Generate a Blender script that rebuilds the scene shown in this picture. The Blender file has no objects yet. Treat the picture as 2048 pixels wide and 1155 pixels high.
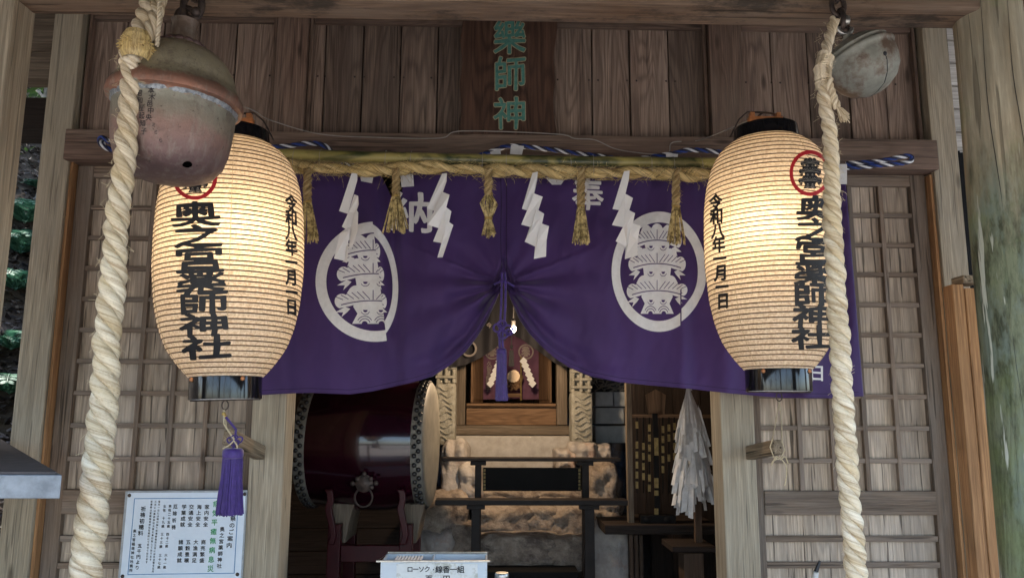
import bpy, bmesh, math, random
import numpy as np
from mathutils import Vector, noise as mnoise
PI = math.pi
random.seed(7)
S = bpy.context.scene
C = S.collection
# ------------------------------------------------------------------ camera
F = 1536.0
PITCH, YAW, ROLL = math.radians(9.14), math.radians(1.36), math.radians(0.24)
EYE = Vector((0, 0, 1.6))
fw = Vector((math.sin(YAW)*math.cos(PITCH), math.cos(YAW)*math.cos(PITCH), math.sin(PITCH)))
r0 = Vector((math.cos(YAW), -math.sin(YAW), 0)); u0 = r0.cross(fw)
rt = r0*math.cos(ROLL)+u0*math.sin(ROLL); up = u0*math.cos(ROLL)-r0*math.sin(ROLL)
from mathutils import Matrix
cam = bpy.data.cameras.new('camera'); cam_o = bpy.data.objects.new('camera', cam); C.objects.link(cam_o)
m = Matrix((rt, up, -fw)).transposed().to_4x4(); m.translation = EYE
cam_o.matrix_world = m
cam.sensor_fit = 'HORIZONTAL'; cam.sensor_width = 36; cam.lens = 36*F/2048; cam.clip_end = 500; cam.clip_start = 0.05
S.camera = cam_o
# ------------------------------------------------------------------ sky, sun, exposure
w = bpy.data.worlds.new('World'); S.world = w; w.use_nodes = True
nt = w.node_tree; bg = nt.nodes['Background']
sky = nt.nodes.new('ShaderNodeTexSky'); sky.sky_type = 'NISHITA'; sky.sun_disc = False
SUN_EL, SUN_AZ = math.radians(52), math.radians(-62)      # azimuth from +Y towards +X
sky.sun_elevation = SUN_EL; sky.sun_rotation = SUN_AZ; sky.dust_density = 3.0; sky.ozone_density = 1.0
nt.links.new(sky.outputs[0], bg.inputs[0]); bg.inputs[1].default_value = 0.15
sl = bpy.data.lights.new('sun', 'SUN'); sl.energy = 2.4; sl.angle = math.radians(0.5); sl.color = (1, .95, .87)
so = bpy.data.objects.new('sun', sl); C.objects.link(so)
sd = Vector((math.sin(SUN_AZ)*math.cos(SUN_EL), math.cos(SUN_AZ)*math.cos(SUN_EL), math.sin(SUN_EL)))
so.rotation_euler = sd.to_track_quat('Z', 'Y').to_euler(); so.location = (3, 3, 8)
S.view_settings.view_transform = 'Standard'; S.view_settings.look = 'None'; S.view_settings.gamma = 1
S.view_settings.exposure = 2.8
S.cycles.max_bounces = 8; S.cycles.diffuse_bounces = 4; S.cycles.sample_clamp_indirect = 6
LANTERN_W, BULB_W = .5, 5.5

# ------------------------------------------------------------------ helpers
def W(px, py, Y):
    d = fw + rt*((px-1024)/F) - up*((py-577.5)/F)
    return EYE + d*(Y/d.y)
def X(px, py, Y): return W(px, py, Y).x
def Z(px, py, Y): return W(px, py, Y).z

LOC = {}
def tag(o, label=None, cat=None, group=None, kind=None):
    if label: o['label'] = label
    if cat: o['category'] = cat
    if group: o['group'] = group
    if kind: o['kind'] = kind
    return o
def empty(name, loc, label=None, cat=None, group=None):
    o = bpy.data.objects.new(name, None); C.objects.link(o); o.location = loc; o.empty_display_size = .05
    LOC[o] = Vector(loc); return tag(o, label, cat, group)
def link_mesh(name, me, parent, base=None):
    """vertices are in world coordinates: shift them to the thing's own origin"""
    if parent is not None: base = LOC[parent]
    elif base is None:
        n = len(me.vertices); co = np.empty(n*3); me.vertices.foreach_get('co', co); co = co.reshape(-1, 3)
        mn, mx = co.min(0), co.max(0); base = Vector(((mn[0]+mx[0])/2, (mn[1]+mx[1])/2, mn[2]))
    me.transform(Matrix.Translation(-Vector(base)))
    o = bpy.data.objects.new(name, me); C.objects.link(o)
    LOC[o] = Vector(base)
    if parent is None: o.location = base
    else: o.parent = parent
    return o

class MB:
    """collects shapes; build() links them as ONE mesh object. gc = grain coordinates, rn = random per piece"""
    def __init__(s): s.v = []; s.f = []; s.gc = []; s.rn = []; s.mi = []; s.cur = 0
    def add(s, vs, fs, gcs=None, rn=None):
        b = len(s.v); rn = random.random() if rn is None else rn
        s.v += [tuple(v) for v in vs]; s.f += [tuple(i+b for i in f) for f in fs]
        s.gc += [tuple(g) for g in (gcs if gcs is not None else vs)]; s.rn += [rn]*len(vs); s.mi += [s.cur]*len(fs)
        return s
    def box(s, x0, x1, y0, y1, z0, z1, ax=None, M=None):
        if x0 > x1: x0, x1 = x1, x0
        if y0 > y1: y0, y1 = y1, y0
        if z0 > z1: z0, z1 = z1, z0
        vs = [Vector((x, y, z)) for z in (z0, z1) for y in (y0, y1) for x in (x0, x1)]
        fs = [(0, 2, 3, 1), (4, 5, 7, 6), (0, 1, 5, 4), (2, 6, 7, 3), (0, 4, 6, 2), (1, 3, 7, 5)]
        if ax is None:
            d = (x1-x0, y1-y0, z1-z0); ax = d.index(max(d))
        rn = random.random(); c = Vector(((x0+x1)/2, (y0+y1)/2, (z0+z1)/2))
        gcs = []
        for v in vs:
            q = v-c; a = q[ax]; o = [q[i] for i in range(3) if i != ax]
            gcs.append((a+rn*37, o[0]+rn*91, o[1]+rn*53))
        if M is not None: vs = [M @ v for v in vs]
        return s.add(vs, fs, gcs, rn)
    def prism(s, pts, y0, y1, gax=2):
        """outline in (x,z), thickness along y"""
        n = len(pts); rn = random.random()
        vs = [Vector((p[0], y0, p[1])) for p in pts]+[Vector((p[0], y1, p[1])) for p in pts]
        a = sum(pts[i][0]*pts[(i+1) % n][1]-pts[(i+1) % n][0]*pts[i][1] for i in range(n))
        fs = [tuple(range(n)), tuple(range(2*n-1, n-1, -1))]+[(i, i+n, (i+1) % n+n, (i+1) % n) for i in range(n)]
        if a < 0: fs = [tuple(reversed(f)) for f in fs]
        gcs = [((v[gax])+rn*37, v[2-gax]+rn*91, v.y+rn*53) for v in vs]
        return s.add(vs, fs, gcs, rn)
    def tube(s, pts, r, n=8, closed=False, caps=True, twist=0, rn=None, squash=1):
        pts = [Vector(p) for p in pts]; k = len(pts)
        if not hasattr(r, '__len__'): r = [r]*k
        T = []
        for i in range(k):
            if closed: t = pts[(i+1) % k]-pts[i-1]
            else: t = pts[min(i+1, k-1)]-pts[max(i-1, 0)]
            T.append(t.normalized() if t.length > 1e-9 else Vector((0, 0, 1)))
        ref = Vector((0, 1, 0)) if abs(T[0].y) < .9 else Vector((1, 0, 0))
        N = (ref-T[0]*ref.dot(T[0])).normalized(); vs = []; gcs = []; L = 0
        rn = random.random() if rn is None else rn
        for i in range(k):
            if i: L += (pts[i]-pts[i-1]).length
            N = (N-T[i]*N.dot(T[i])).normalized(); B = T[i].cross(N)
            for j in range(n):
                a = 2*PI*j/n
                vs.append(pts[i]+(N*math.cos(a)+B*math.sin(a)*squash)*r[i])
                gcs.append((L+rn*17, math.cos(a+twist*L)*r[i]+rn*31, math.sin(a+twist*L)*r[i]+rn*11))
        fs = []
        for i in range(k if closed else k-1):
            for j in range(n):
                a, b = i*n+j, i*n+(j+1) % n; i2 = (i+1) % k
                fs.append((a, b, i2*n+(j+1) % n, i2*n+j))
        if caps and not closed:
            fs.append(tuple(reversed(range(n)))); fs.append(tuple(range((k-1)*n, k*n)))
        return s.add(vs, fs, gcs, rn)
    def lathe(s, prof, c, n=48, M=None, caps=False):
        """prof = (r, z) list, round the z axis at c"""
        vs = []; c = Vector(c)
        for r, z in prof:
            for j in range(n):
                a = 2*PI*j/n; p = Vector((r*math.cos(a), r*math.sin(a), z))
                if M is not None: p = M @ p
                vs.append(p+c)
        fs = []
        for i in range(len(prof)-1):
            for j in range(n):
                fs.append((i*n+j, i*n+(j+1) % n, (i+1)*n+(j+1) % n, (i+1)*n+j))
        if caps: fs.append(tuple(reversed(range(n)))); fs.append(tuple(range((len(prof)-1)*n, len(prof)*n)))
        gcs = []
        for r, z in prof:
            for j in range(n):
                a = 2*PI*j/n; gcs.append((z, r*math.cos(a), r*math.sin(a)))
        return s.add(vs, fs, gcs)
    def ball(s, c, r, n=10, sc=(1, 1, 1), M=None):
        k = max(4, n//2+1); vs = []; fs = []
        for i in range(k+1):
            t = PI*i/k
            for j in range(n):
                a = 2*PI*j/n
                p = Vector((math.sin(t)*math.cos(a)*sc[0], math.sin(t)*math.sin(a)*sc[1], math.cos(t)*sc[2]))*r
                if M is not None: p = M @ p
                vs.append(p+Vector(c))
        for i in range(k):
            for j in range(n): fs.append((i*n+j, (i+1)*n+j, (i+1)*n+(j+1) % n, i*n+(j+1) % n))
        return s.add(vs, fs)
    def build(s, name, mat, parent=None, smooth=False, bevel=0, base=None, kind=None, label=None):
        me = bpy.data.meshes.new(name); me.from_pydata(s.v, [], s.f)
        a = me.attributes.new('gc', 'FLOAT_VECTOR', 'POINT'); a.data.foreach_set('vector', np.array(s.gc, dtype=np.float32).ravel())
        a = me.attributes.new('rn', 'FLOAT', 'POINT'); a.data.foreach_set('value', np.array(s.rn, dtype=np.float32))
        mats = mat if isinstance(mat, (list, tuple)) else [mat]
        for q in mats: me.materials.append(q)
        if len(mats) > 1: me.polygons.foreach_set('material_index', s.mi)
        if smooth: me.polygons.foreach_set('use_smooth', [True]*len(me.polygons))
        me.update()
        if smooth: me.set_sharp_from_angle(angle=math.radians(smooth if smooth is not True else 50))
        o = link_mesh(name, me, parent, base)
        if bevel:
            b = o.modifiers.new('bevel', 'BEVEL'); b.width = bevel; b.segments = 2; b.limit_method = 'ANGLE'
        if kind: o['kind'] = kind
        if label: o['label'] = label
        return o

# ------------------------------------------------------------------ materials
def new_mat(name):
    m = bpy.data.materials.new(name); m.use_nodes = True
    return m, m.node_tree, m.node_tree.nodes['Principled BSDF']
def N(nt, t, **kw):
    n = nt.nodes.new('ShaderNode'+t)
    for k, v in kw.items(): setattr(n, k, v)
    return n
def mapr(nt, src, a, b, c=0, d=1):
    n = N(nt, 'MapRange'); n.inputs[1].default_value = a; n.inputs[2].default_value = b
    n.inputs[3].default_value = c; n.inputs[4].default_value = d; nt.links.new(src, n.inputs[0]); return n.outputs[0]
def scaled(nt, src, sc):
    n = N(nt, 'VectorMath', operation='MULTIPLY'); n.inputs[1].default_value = sc; nt.links.new(src, n.inputs[0]); return n.outputs[0]
def noise(nt, src, scale=1, detail=3, rough=.6, dist=0):
    n = N(nt, 'TexNoise'); n.inputs['Scale'].default_value = scale; n.inputs['Detail'].default_value = detail
    n.inputs['Roughness'].default_value = rough; n.inputs['Distortion'].default_value = dist
    nt.links.new(src, n.inputs['Vector']); return n.outputs[0]
def mix(nt, fac, a, b, mode='MIX'):
    n = N(nt, 'Mix', data_type='RGBA', blend_type=mode)
    for s, v in ((0, fac), (6, a), (7, b)):
        if isinstance(v, (int, float)): n.inputs[s].default_value = v
        elif isinstance(v, (tuple, list)): n.inputs[s].default_value = (*v[:3], 1)
        else: nt.links.new(v, n.inputs[s])
    return n.outputs[2]
def mth(nt, op, a, b=0):
    n = N(nt, 'Math', operation=op)
    for i, v in enumerate((a, b)):
        if isinstance(v, (int, float)): n.inputs[i].default_value = v
        else: nt.links.new(v, n.inputs[i])
    return n.outputs[0]
def bump(nt, b, h, strength=.4, dist=.002):
    n = N(nt, 'Bump'); n.inputs['Strength'].default_value = strength; n.inputs['Distance'].default_value = dist
    nt.links.new(h, n.inputs['Height']); nt.links.new(n.outputs[0], b.inputs['Normal'])

def wood(name, dark, light, rough=.75, rings=1.0, crack=.5, var=.35, weather=None, wamt=.5, knot=True, bmp=.5, fine=200, blotch=None, bl_amt=0):
    m, nt, b = new_mat(name)
    gc = N(nt, 'Attribute', attribute_name='gc').outputs['Vector']
    rn = N(nt, 'Attribute', attribute_name='rn').outputs['Fac']
    low = noise(nt, scaled(nt, gc, (.7, 6, 6)), 1, 2, .5, .3)
    ring = mth(nt, 'SINE', mth(nt, 'MULTIPLY', low, 110))
    ring = mapr(nt, ring, -1, 1)
    ring = mth(nt, 'POWER', ring, 2.2)
    fib = noise(nt, scaled(nt, gc, (5, fine, fine)), 1, 4, .65)
    fib2 = noise(nt, scaled(nt, gc, (1.2, 26, 26)), 1, 3, .6)
    f = mapr(nt, fib2, .25, .75)
    col = mix(nt, f, dark, light)
    col = mix(nt, mth(nt, 'MULTIPLY', ring, .42*rings), col, [c*.45 for c in dark])
    col = mix(nt, mapr(nt, fib, .32, .6, .6, 0), col, [c*.4 for c in dark])
    col = mix(nt, mapr(nt, fib, .56, .72, 0, .32), col, [min(1, c*1.5) for c in light])
    if weather:
        wn = noise(nt, scaled(nt, gc, (1.3, 5, 5)), 1, 5, .7)
        col = mix(nt, mapr(nt, wn, .38, .66, 0, wamt), col, weather)
    if blotch:
        bn = noise(nt, scaled(nt, gc, (3.2, 7, 7)), 1, 6, .72)
        col = mix(nt, mapr(nt, bn, .52, .62, 0, bl_amt), col, blotch)
    cr = noise(nt, scaled(nt, gc, (2.2, 75, 75)), 1, 2, .5)
    crk = mapr(nt, cr, .635, .67, 0, crack)
    col = mix(nt, crk, col, [c*.12 for c in dark])
    if knot:
        v = N(nt, 'TexVoronoi'); v.inputs['Scale'].default_value = 1
        nt.links.new(scaled(nt, gc, (2.6, 9, 9)), v.inputs['Vector'])
        col = mix(nt, mapr(nt, v.outputs['Distance'], .05, .13, .75, 0), col, [c*.2 for c in dark])
    val = mapr(nt, rn, 0, 1, 1-var, 1+var*.6)
    hsv = N(nt, 'HueSaturation'); nt.links.new(col, hsv.inputs['Color']); nt.links.new(val, hsv.inputs['Value'])
    nt.links.new(hsv.outputs[0], b.inputs['Base Color'])
    b.inputs['Roughness'].default_value = rough; b.inputs['Specular IOR Level'].default_value = .3
    h = mth(nt, 'SUBTRACT', mth(nt, 'SUBTRACT', fib, mth(nt, 'MULTIPLY', crk, 1.4)), mth(nt, 'MULTIPLY', ring, .25))
    bump(nt, b, h, min(1, bmp*1.5), .003)
    return m
def mott(name, c1, c2, scale=20, rough=.6, metal=0, bmp=.2, dist=.001, lo=.35, hi=.65, spec=.5, coat=0, third=None, tscale=4, tlo=.55, thi=.65, obj=True, bscale=None, sheen=0):
    m, nt, b = new_mat(name)
    tc = N(nt, 'TexCoord').outputs['Object']
    n1 = noise(nt, tc, scale, 5, .65)
    col = mix(nt, mapr(nt, n1, lo, hi), c1, c2)
    if third: col = mix(nt, mapr(nt, noise(nt, tc, tscale, 6, .7), tlo, thi), col, third)
    nt.links.new(col, b.inputs['Base Color'])
    b.inputs['Roughness'].default_value = rough; b.inputs['Metallic'].default_value = metal
    b.inputs['Specular IOR Level'].default_value = spec; b.inputs['Coat Weight'].default_value = coat
    b.inputs['Sheen Weight'].default_value = sheen
    if bmp: bump(nt, b, noise(nt, tc, bscale or scale*3, 5, .7), bmp, dist)
    return m

M = {}
M['upper'] = wood('upper_wood', (.18, .118, .09), (.38, .28, .215), rough=.7, rings=1.3, crack=.4, var=.42, weather=(.2, .16, .13), wamt=.35)
M['frame_up'] = wood('frame_wood', (.14, .085, .062), (.27, .18, .135), rings=.8, crack=.4, var=.2, weather=(.22, .19, .15), wamt=.3)
M['post'] = wood('pale_post_wood', (.34, .275, .19), (.5, .425, .31), rings=.45, crack=.45, var=.12, weather=(.36, .33, .26), wamt=.5)
M['door'] = wood('door_wood', (.18, .125, .085), (.3, .22, .16), rings=.5, crack=.6, var=.25, weather=(.28, .25, .22), wamt=.5)
M['panel'] = wood('door_panel_wood', (.4, .31, .23), (.62, .5, .38), rings=1.1, crack=.75, var=.3, weather=(.52, .45, .38), wamt=.45, bmp=.9, fine=130, knot=False)
M['palewood'] = wood('pale_board_wood', (.55, .52, .48), (.75, .73, .7), rings=.4, crack=.3, var=.2)
M['orange'] = wood('orange_wood', (.34, .17, .075), (.5, .28, .13), rings=.5, crack=.3, var=.15)
M['beam'] = wood('beam_wood', (.14, .075, .04), (.27, .165, .1), rings=.7, crack=.6, var=.1, weather=(.3, .25, .2), wamt=.4, blotch=(.03, .025, .02), bl_amt=.8)
M['plaque'] = wood('plaque_wood', (.06, .03, .02), (.13, .07, .046), rough=.55, rings=1.8, crack=.1, var=.05, weather=(.12, .07, .05), wamt=.4, fine=120)
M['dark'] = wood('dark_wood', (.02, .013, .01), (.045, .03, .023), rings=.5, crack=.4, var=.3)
M['altar'] = wood('altar_wood', (.15, .085, .045), (.28, .17, .095), rings=.8, crack=.2, var=.15)
M['altar_grey'] = wood('altar_grey_wood', (.13, .1, .07), (.25, .2, .15), rings=.6, crack=.2, var=.15)
M['greypeg'] = wood('peg_wood', (.2, .15, .1), (.38, .3, .2), rings=1, crack=.8, var=.1)
M['roof'] = wood('ceiling_wood', (.07, .045, .03), (.14, .09, .06), rings=.5, crack=.3, var=.25)

def log_mat():
    m = wood('log_wood', (.3, .24, .15), (.47, .41, .29), rings=.3, crack=.5, var=.02, weather=(.4, .4, .32), wamt=.5, fine=70)
    nt = m.node_tree; b = nt.nodes['Principled BSDF']
    src = b.inputs['Base Color'].links[0].from_socket
    tc = N(nt, 'TexCoord').outputs['Object']
    sp = N(nt, 'SeparateXYZ'); nt.links.new(tc, sp.inputs[0])
    n1 = noise(nt, scaled(nt, tc, (9, 9, 2.2)), 1, 6, .7)
    n2 = noise(nt, scaled(nt, tc, (30, 30, 2.6)), 1, 4, .6)
    # moss climbs the lower trunk, ragged top; peeled pale slivers
    hgt = mapr(nt, mth(nt, 'ADD', sp.outputs[2], mth(nt, 'MULTIPLY', n1, .9)), 2.42, 2.72, 1, 0)
    moss = mix(nt, mapr(nt, noise(nt, scaled(nt, tc, (26, 26, 6)), 1, 6, .75), .42, .58), (.015, .028, .012), (.15, .18, .11))
    moss = mix(nt, mapr(nt, noise(nt, scaled(nt, tc, (14, 14, 5)), 1, 5, .7), .5, .6, 0, .8), moss, (.15, .2, .165))
    col = mix(nt, mth(nt, 'MULTIPLY', hgt, .88), src, moss)
    col = mix(nt, mapr(nt, noise(nt, tc, 3, 5, .7), .5, .62, 0, .45), col, (.2, .25, .1))
    peel = mth(nt, 'MULTIPLY', mapr(nt, n2, .575, .6), hgt)
    col = mix(nt, peel, col, (.5, .52, .44))
    nt.links.new(col, b.inputs['Base Color'])
    return m
M['log'] = log_mat()

def rope_mat(name, c1, c2, dirt, spec=.4, rough=.6, st=150):
    m, nt, b = new_mat(name)
    gc = N(nt, 'Attribute', attribute_name='gc').outputs['Vector']
    fib = noise(nt, scaled(nt, gc, (9, st, st)), 1, 4, .7)
    mid = noise(nt, scaled(nt, gc, (4, 40, 40)), 1, 3, .6)
    col = mix(nt, mapr(nt, mid, .35, .65), c1, c2)
    col = mix(nt, mapr(nt, fib, .34, .56, .85, 0), col, dirt)
    col = mix(nt, mapr(nt, noise(nt, scaled(nt, gc, (2.5, 12, 12)), 1, 4, .7), .5, .68, 0, .45), col, dirt)
    nt.links.new(col, b.inputs['Base Color']); b.inputs['Roughness'].default_value = rough
    b.inputs['Specular IOR Level'].default_value = spec
    bump(nt, b, mth(nt, 'ADD', fib, mid), .9, .003)
    return m
M['hemp'] = rope_mat('hemp_rope', (.62, .5, .31), (.8, .72, .56), (.3, .2, .1), .5, .5)
M['straw'] = rope_mat('straw', (.6, .44, .17), (.85, .67, .33), (.2, .12, .04), .4, .6, 200)
M['straw_stalk'] = mott('straw_stalk', (.16, .11, .035), (.66, .53, .24), 60, .55, lo=.42, hi=.58)
M['twine'] = mott('twine', (.5, .4, .24), (.66, .56, .38), 200, .8)
M['cord_white'] = mott('white_strand', (.7, .72, .75), (.85, .86, .88), 60, .6)
M['cord_blue'] = mott('blue_strand', (.01, .035, .2), (.02, .06, .3), 60, .55)
M['cord_black'] = mott('navy_strand', (.012, .014, .04), (.03, .03, .07), 60, .55)
M['paper'] = mott('paper', (.76, .76, .75), (.84, .84, .83), 8, .8, bmp=.1)
M['tab'] = mott('white_tab', (.6, .6, .6), (.74, .74, .73), 40, .85)
M['print'] = mott('white_print', (.7, .69, .68), (.78, .77, .76), 60, .85, bmp=.15)
M['ink'] = mott('ink', (.008, .008, .01), (.02, .02, .022), 30, .6, bmp=0)
M['ink_soft'] = mott('worn_ink', (.02, .018, .02), (.06, .045, .045), 70, .7, bmp=0)
M['red'] = mott('red_ink', (.45, .012, .02), (.55, .02, .03), 30, .6, bmp=0)
M['lacquer'] = mott('black_lacquer', (.006, .006, .007), (.01, .01, .012), 10, .1, spec=.45, bmp=.0, coat=.1)
M['iron'] = mott('iron', (.04, .032, .03), (.11, .08, .065), 50, .55, metal=.6, bmp=.4)
M['steel'] = mott('steel', (.35, .34, .32), (.55, .54, .5), 60, .35, metal=.9)
M['brass'] = mott('brass', (.55, .38, .12), (.7, .5, .18), 50, .35, metal=.9)
M['gold'] = mott('gold_paint', (.16, .115, .04), (.3, .22, .08), 60, .5, metal=.3)
M['green_paint'] = mott('green_paint', (.045, .16, .13), (.1, .26, .21), 60, .7, bmp=.3)
M['gilt_edge'] = mott('worn_gilt', (.3, .25, .15), (.42, .36, .22), 80, .6)
M['copper'] = mott('copper', (.5, .2, .08), (.6, .27, .12), 50, .4, metal=.5)
M['sign'] = mott('sign_white', (.6, .7, .8), (.68, .77, .86), 5, .35, bmp=0)
M['sign_edge'] = mott('sign_edge', (.3, .33, .35), (.42, .45, .47), 40, .5)
M['blue_line'] = mott('blue_line', (.05, .2, .42), (.06, .24, .5), 40, .5, bmp=0)
M['green_ink'] = mott('green_ink', (.05, .3, .12), (.08, .36, .15), 40, .5, bmp=0)
M['drum'] = mott('drum_lacquer', (.012, .0015, .005), (.02, .002, .007), 5, .16, spec=.5, bmp=.04, coat=.5, bscale=8)
M['redlac'] = mott('red_lacquer', (.03, .0015, .004), (.045, .003, .006), 20, .4, spec=.25, coat=.0, bmp=.05)
M['skin'] = mott('drum_skin', (.13, .125, .11), (.2, .19, .16), 12, .6, bmp=.2)
M['stud'] = mott('black_stud', (.01, .01, .012), (.02, .02, .02), 40, .3)
M['stone'] = mott('rough_stone', (.2, .155, .12), (.5, .42, .34), 9, .9, bmp=1.0, dist=.03, bscale=24, third=(.13, .1, .085), tscale=5, tlo=.5, thi=.65)
M['stone_grey'] = mott('grey_stone', (.3, .27, .245), (.52, .48, .44), 8, .9, bmp=.9, dist=.012, bscale=26, third=(.42, .3, .24), tscale=3)
M['carved'] = mott('carved_stone', (.22, .21, .17), (.36, .35, .3), 22, .9, bmp=1.0, dist=.012, bscale=26)
M['concrete'] = mott('concrete', (.34, .32, .29), (.46, .44, .41), 14, .9, bmp=.4, dist=.004)
M['block'] = mott('grey_block', (.35, .38, .4), (.46, .5, .52), 14, .85, bmp=.4)
M['whitebox'] = mott('painted_metal', (.55, .62, .68), (.64, .7, .75), 7, .35, third=(.4, .4, .38), tscale=9, tlo=.62, thi=.7)
M['label_paper'] = mott('label_paper', (.66, .68, .66), (.76, .78, .77), 14, .7, third=(.5, .5, .44), tscale=22, tlo=.5, thi=.6)
M['candle'] = mott('candle', (.8, .8, .8), (.88, .88, .88), 10, .5, bmp=0)
M['black_cloth'] = mott('black_cloth', (.003, .0028, .005), (.006, .005, .009), 8, .8)
M['table'] = mott('table_lacquer', (.012, .009, .008), (.022, .017, .015), 12, .6, spec=.25)
M['black_paint'] = mott('black_paint', (.006, .006, .006), (.01, .009, .009), 8, .7, spec=.15)
M['mauve'] = mott('mauve_cloth', (.12, .05, .09), (.17, .075, .13), 12, .85)
M['mirror'] = mott('bronze_mirror', (.2, .16, .11), (.26, .2, .14), 6, .4, metal=.7, bmp=0)
M['soil'] = mott('soil', (.035, .025, .018), (.1, .075, .05), 3, .95, bmp=.8, dist=.03, bscale=20)
M['gravel'] = mott('gravel', (.16, .15, .14), (.36, .34, .31), 60, .95, bmp=.8, dist=.01)
M['bark'] = mott('bark', (.16, .14, .11), (.36, .33, .28), 12, .9, bmp=.8, dist=.01, third=(.07, .1, .04), tscale=6)
M['rockwall'] = mott('dark_rock', (.03, .03, .032), (.09, .085, .085), 6, .9, bmp=1, dist=.04, bscale=10)
M['plastic_dark'] = mott('black_plastic', (.01, .01, .012), (.018, .018, .02), 10, .35, bmp=0)
M['plastic_white'] = mott('white_plastic', (.6, .6, .58), (.7, .7, .68), 10, .35, bmp=0)
M['slate'] = mott('weathered_roof_board', (.035, .03, .03), (.07, .06, .058), 18, .8)
M['zinc'] = mott('zinc_edge', (.12, .135, .15), (.22, .245, .265), 30, .5, metal=.2)
M['wire'] = mott('grey_cable', (.28, .26, .23), (.36, .33, .3), 30, .6)
def leafm(name, a, b_):
    m, nt, b = new_mat(name)
    rn = N(nt, 'Attribute', attribute_name='rn').outputs['Fac']
    nt.links.new(mix(nt, rn, a, b_), b.inputs['Base Color']); b.inputs['Roughness'].default_value = .5
    tr = N(nt, 'BsdfTranslucent'); nt.links.new(mix(nt, rn, a, b_), tr.inputs[0])
    mx = N(nt, 'MixShader'); mx.inputs[0].default_value = .25
    nt.links.new(b.outputs[0], mx.inputs[1]); nt.links.new(tr.outputs[0], mx.inputs[2])
    nt.links.new(mx.outputs[0], nt.nodes['Material Output'].inputs[0]); return m
M['fern'] = leafm('fern_leaf', (.02, .08, .05), (.08, .2, .12))
M['leaf'] = leafm('tree_leaf', (.03, .08, .02), (.11, .2, .05))
M['litter'] = leafm('dead_leaf', (.02, .013, .01), (.5, .45, .42))

def cloth_mat():
    m, nt, b = new_mat('purple_cloth')
    tc = N(nt, 'TexCoord').outputs['Object']
    n1 = noise(nt, scaled(nt, tc, (2, 2, 1.2)), 1, 4, .6)
    col = mix(nt, mapr(nt, n1, .35, .65), (.045, .018, .1), (.068, .028, .145))
    nt.links.new(col, b.inputs['Base Color']); b.inputs['Roughness'].default_value = .75
    b.inputs['Sheen Weight'].default_value = .25; b.inputs['Sheen Roughness'].default_value = .4
    bump(nt, b, mth(nt, 'ADD', noise(nt, scaled(nt, tc, (700, 700, 60)), 1, 2), noise(nt, scaled(nt, tc, (60, 60, 700)), 1, 2)), .15, .001)
    tr = N(nt, 'BsdfTranslucent'); nt.links.new(mix(nt, .5, col, (.2, .2, .5)), tr.inputs[0])
    mx = N(nt, 'MixShader'); mx.inputs[0].default_value = .12
    nt.links.new(b.outputs[0], mx.inputs[1]); nt.links.new(tr.outputs[0], mx.inputs[2])
    nt.links.new(mx.outputs[0], nt.nodes['Material Output'].inputs[0]); return m
M['purple'] = cloth_mat()
M['purple_silk'] = mott('purple_silk', (.035, .014, .13), (.06, .025, .2), 60, .5, spec=.4, sheen=.3)
def paper_lantern():
    m, nt, b = new_mat('lantern_paper')
    tc = N(nt, 'TexCoord').outputs['Object']
    f = noise(nt, tc, 130, 5, .75)
    col = mix(nt, mapr(nt, f, .38, .6), (.6, .5, .38), (.9, .82, .7))
    nt.links.new(col, b.inputs['Base Color']); b.inputs['Roughness'].default_value = .7
    b.inputs['Specular IOR Level'].default_value = .2
    tr = N(nt, 'BsdfTranslucent'); nt.links.new(col, tr.inputs[0])
    mx = N(nt, 'MixShader'); mx.inputs[0].default_value = .5
    nt.links.new(b.outputs[0], mx.inputs[1]); nt.links.new(tr.outputs[0], mx.inputs[2])
    nt.links.new(mx.outputs[0], nt.nodes['Material Output'].inputs[0])
    bump(nt, b, noise(nt, tc, 260, 4, .7), .25, .0006)
    return m
M['lpaper'] = paper_lantern()
def bamboo_mat():
    m, nt, b = new_mat('bamboo')
    gc = N(nt, 'Attribute', attribute_name='gc').outputs['Vector']
    n1 = noise(nt, scaled(nt, gc, (3.2, 8, 8)), 1, 4, .6, .6)
    n2 = noise(nt, scaled(nt, gc, (12, 90, 90)), 1, 4, .7)
    col = mix(nt, mapr(nt, n1, .46, .56), (.03, .045, .015), (.36, .31, .1))
    col = mix(nt, mapr(nt, n2, .45, .65, 0, .35), col, (.45, .36, .16))
    nt.links.new(col, b.inputs['Base Color']); b.inputs['Roughness'].default_value = .35; return m
M['bamboo'] = bamboo_mat()
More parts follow.
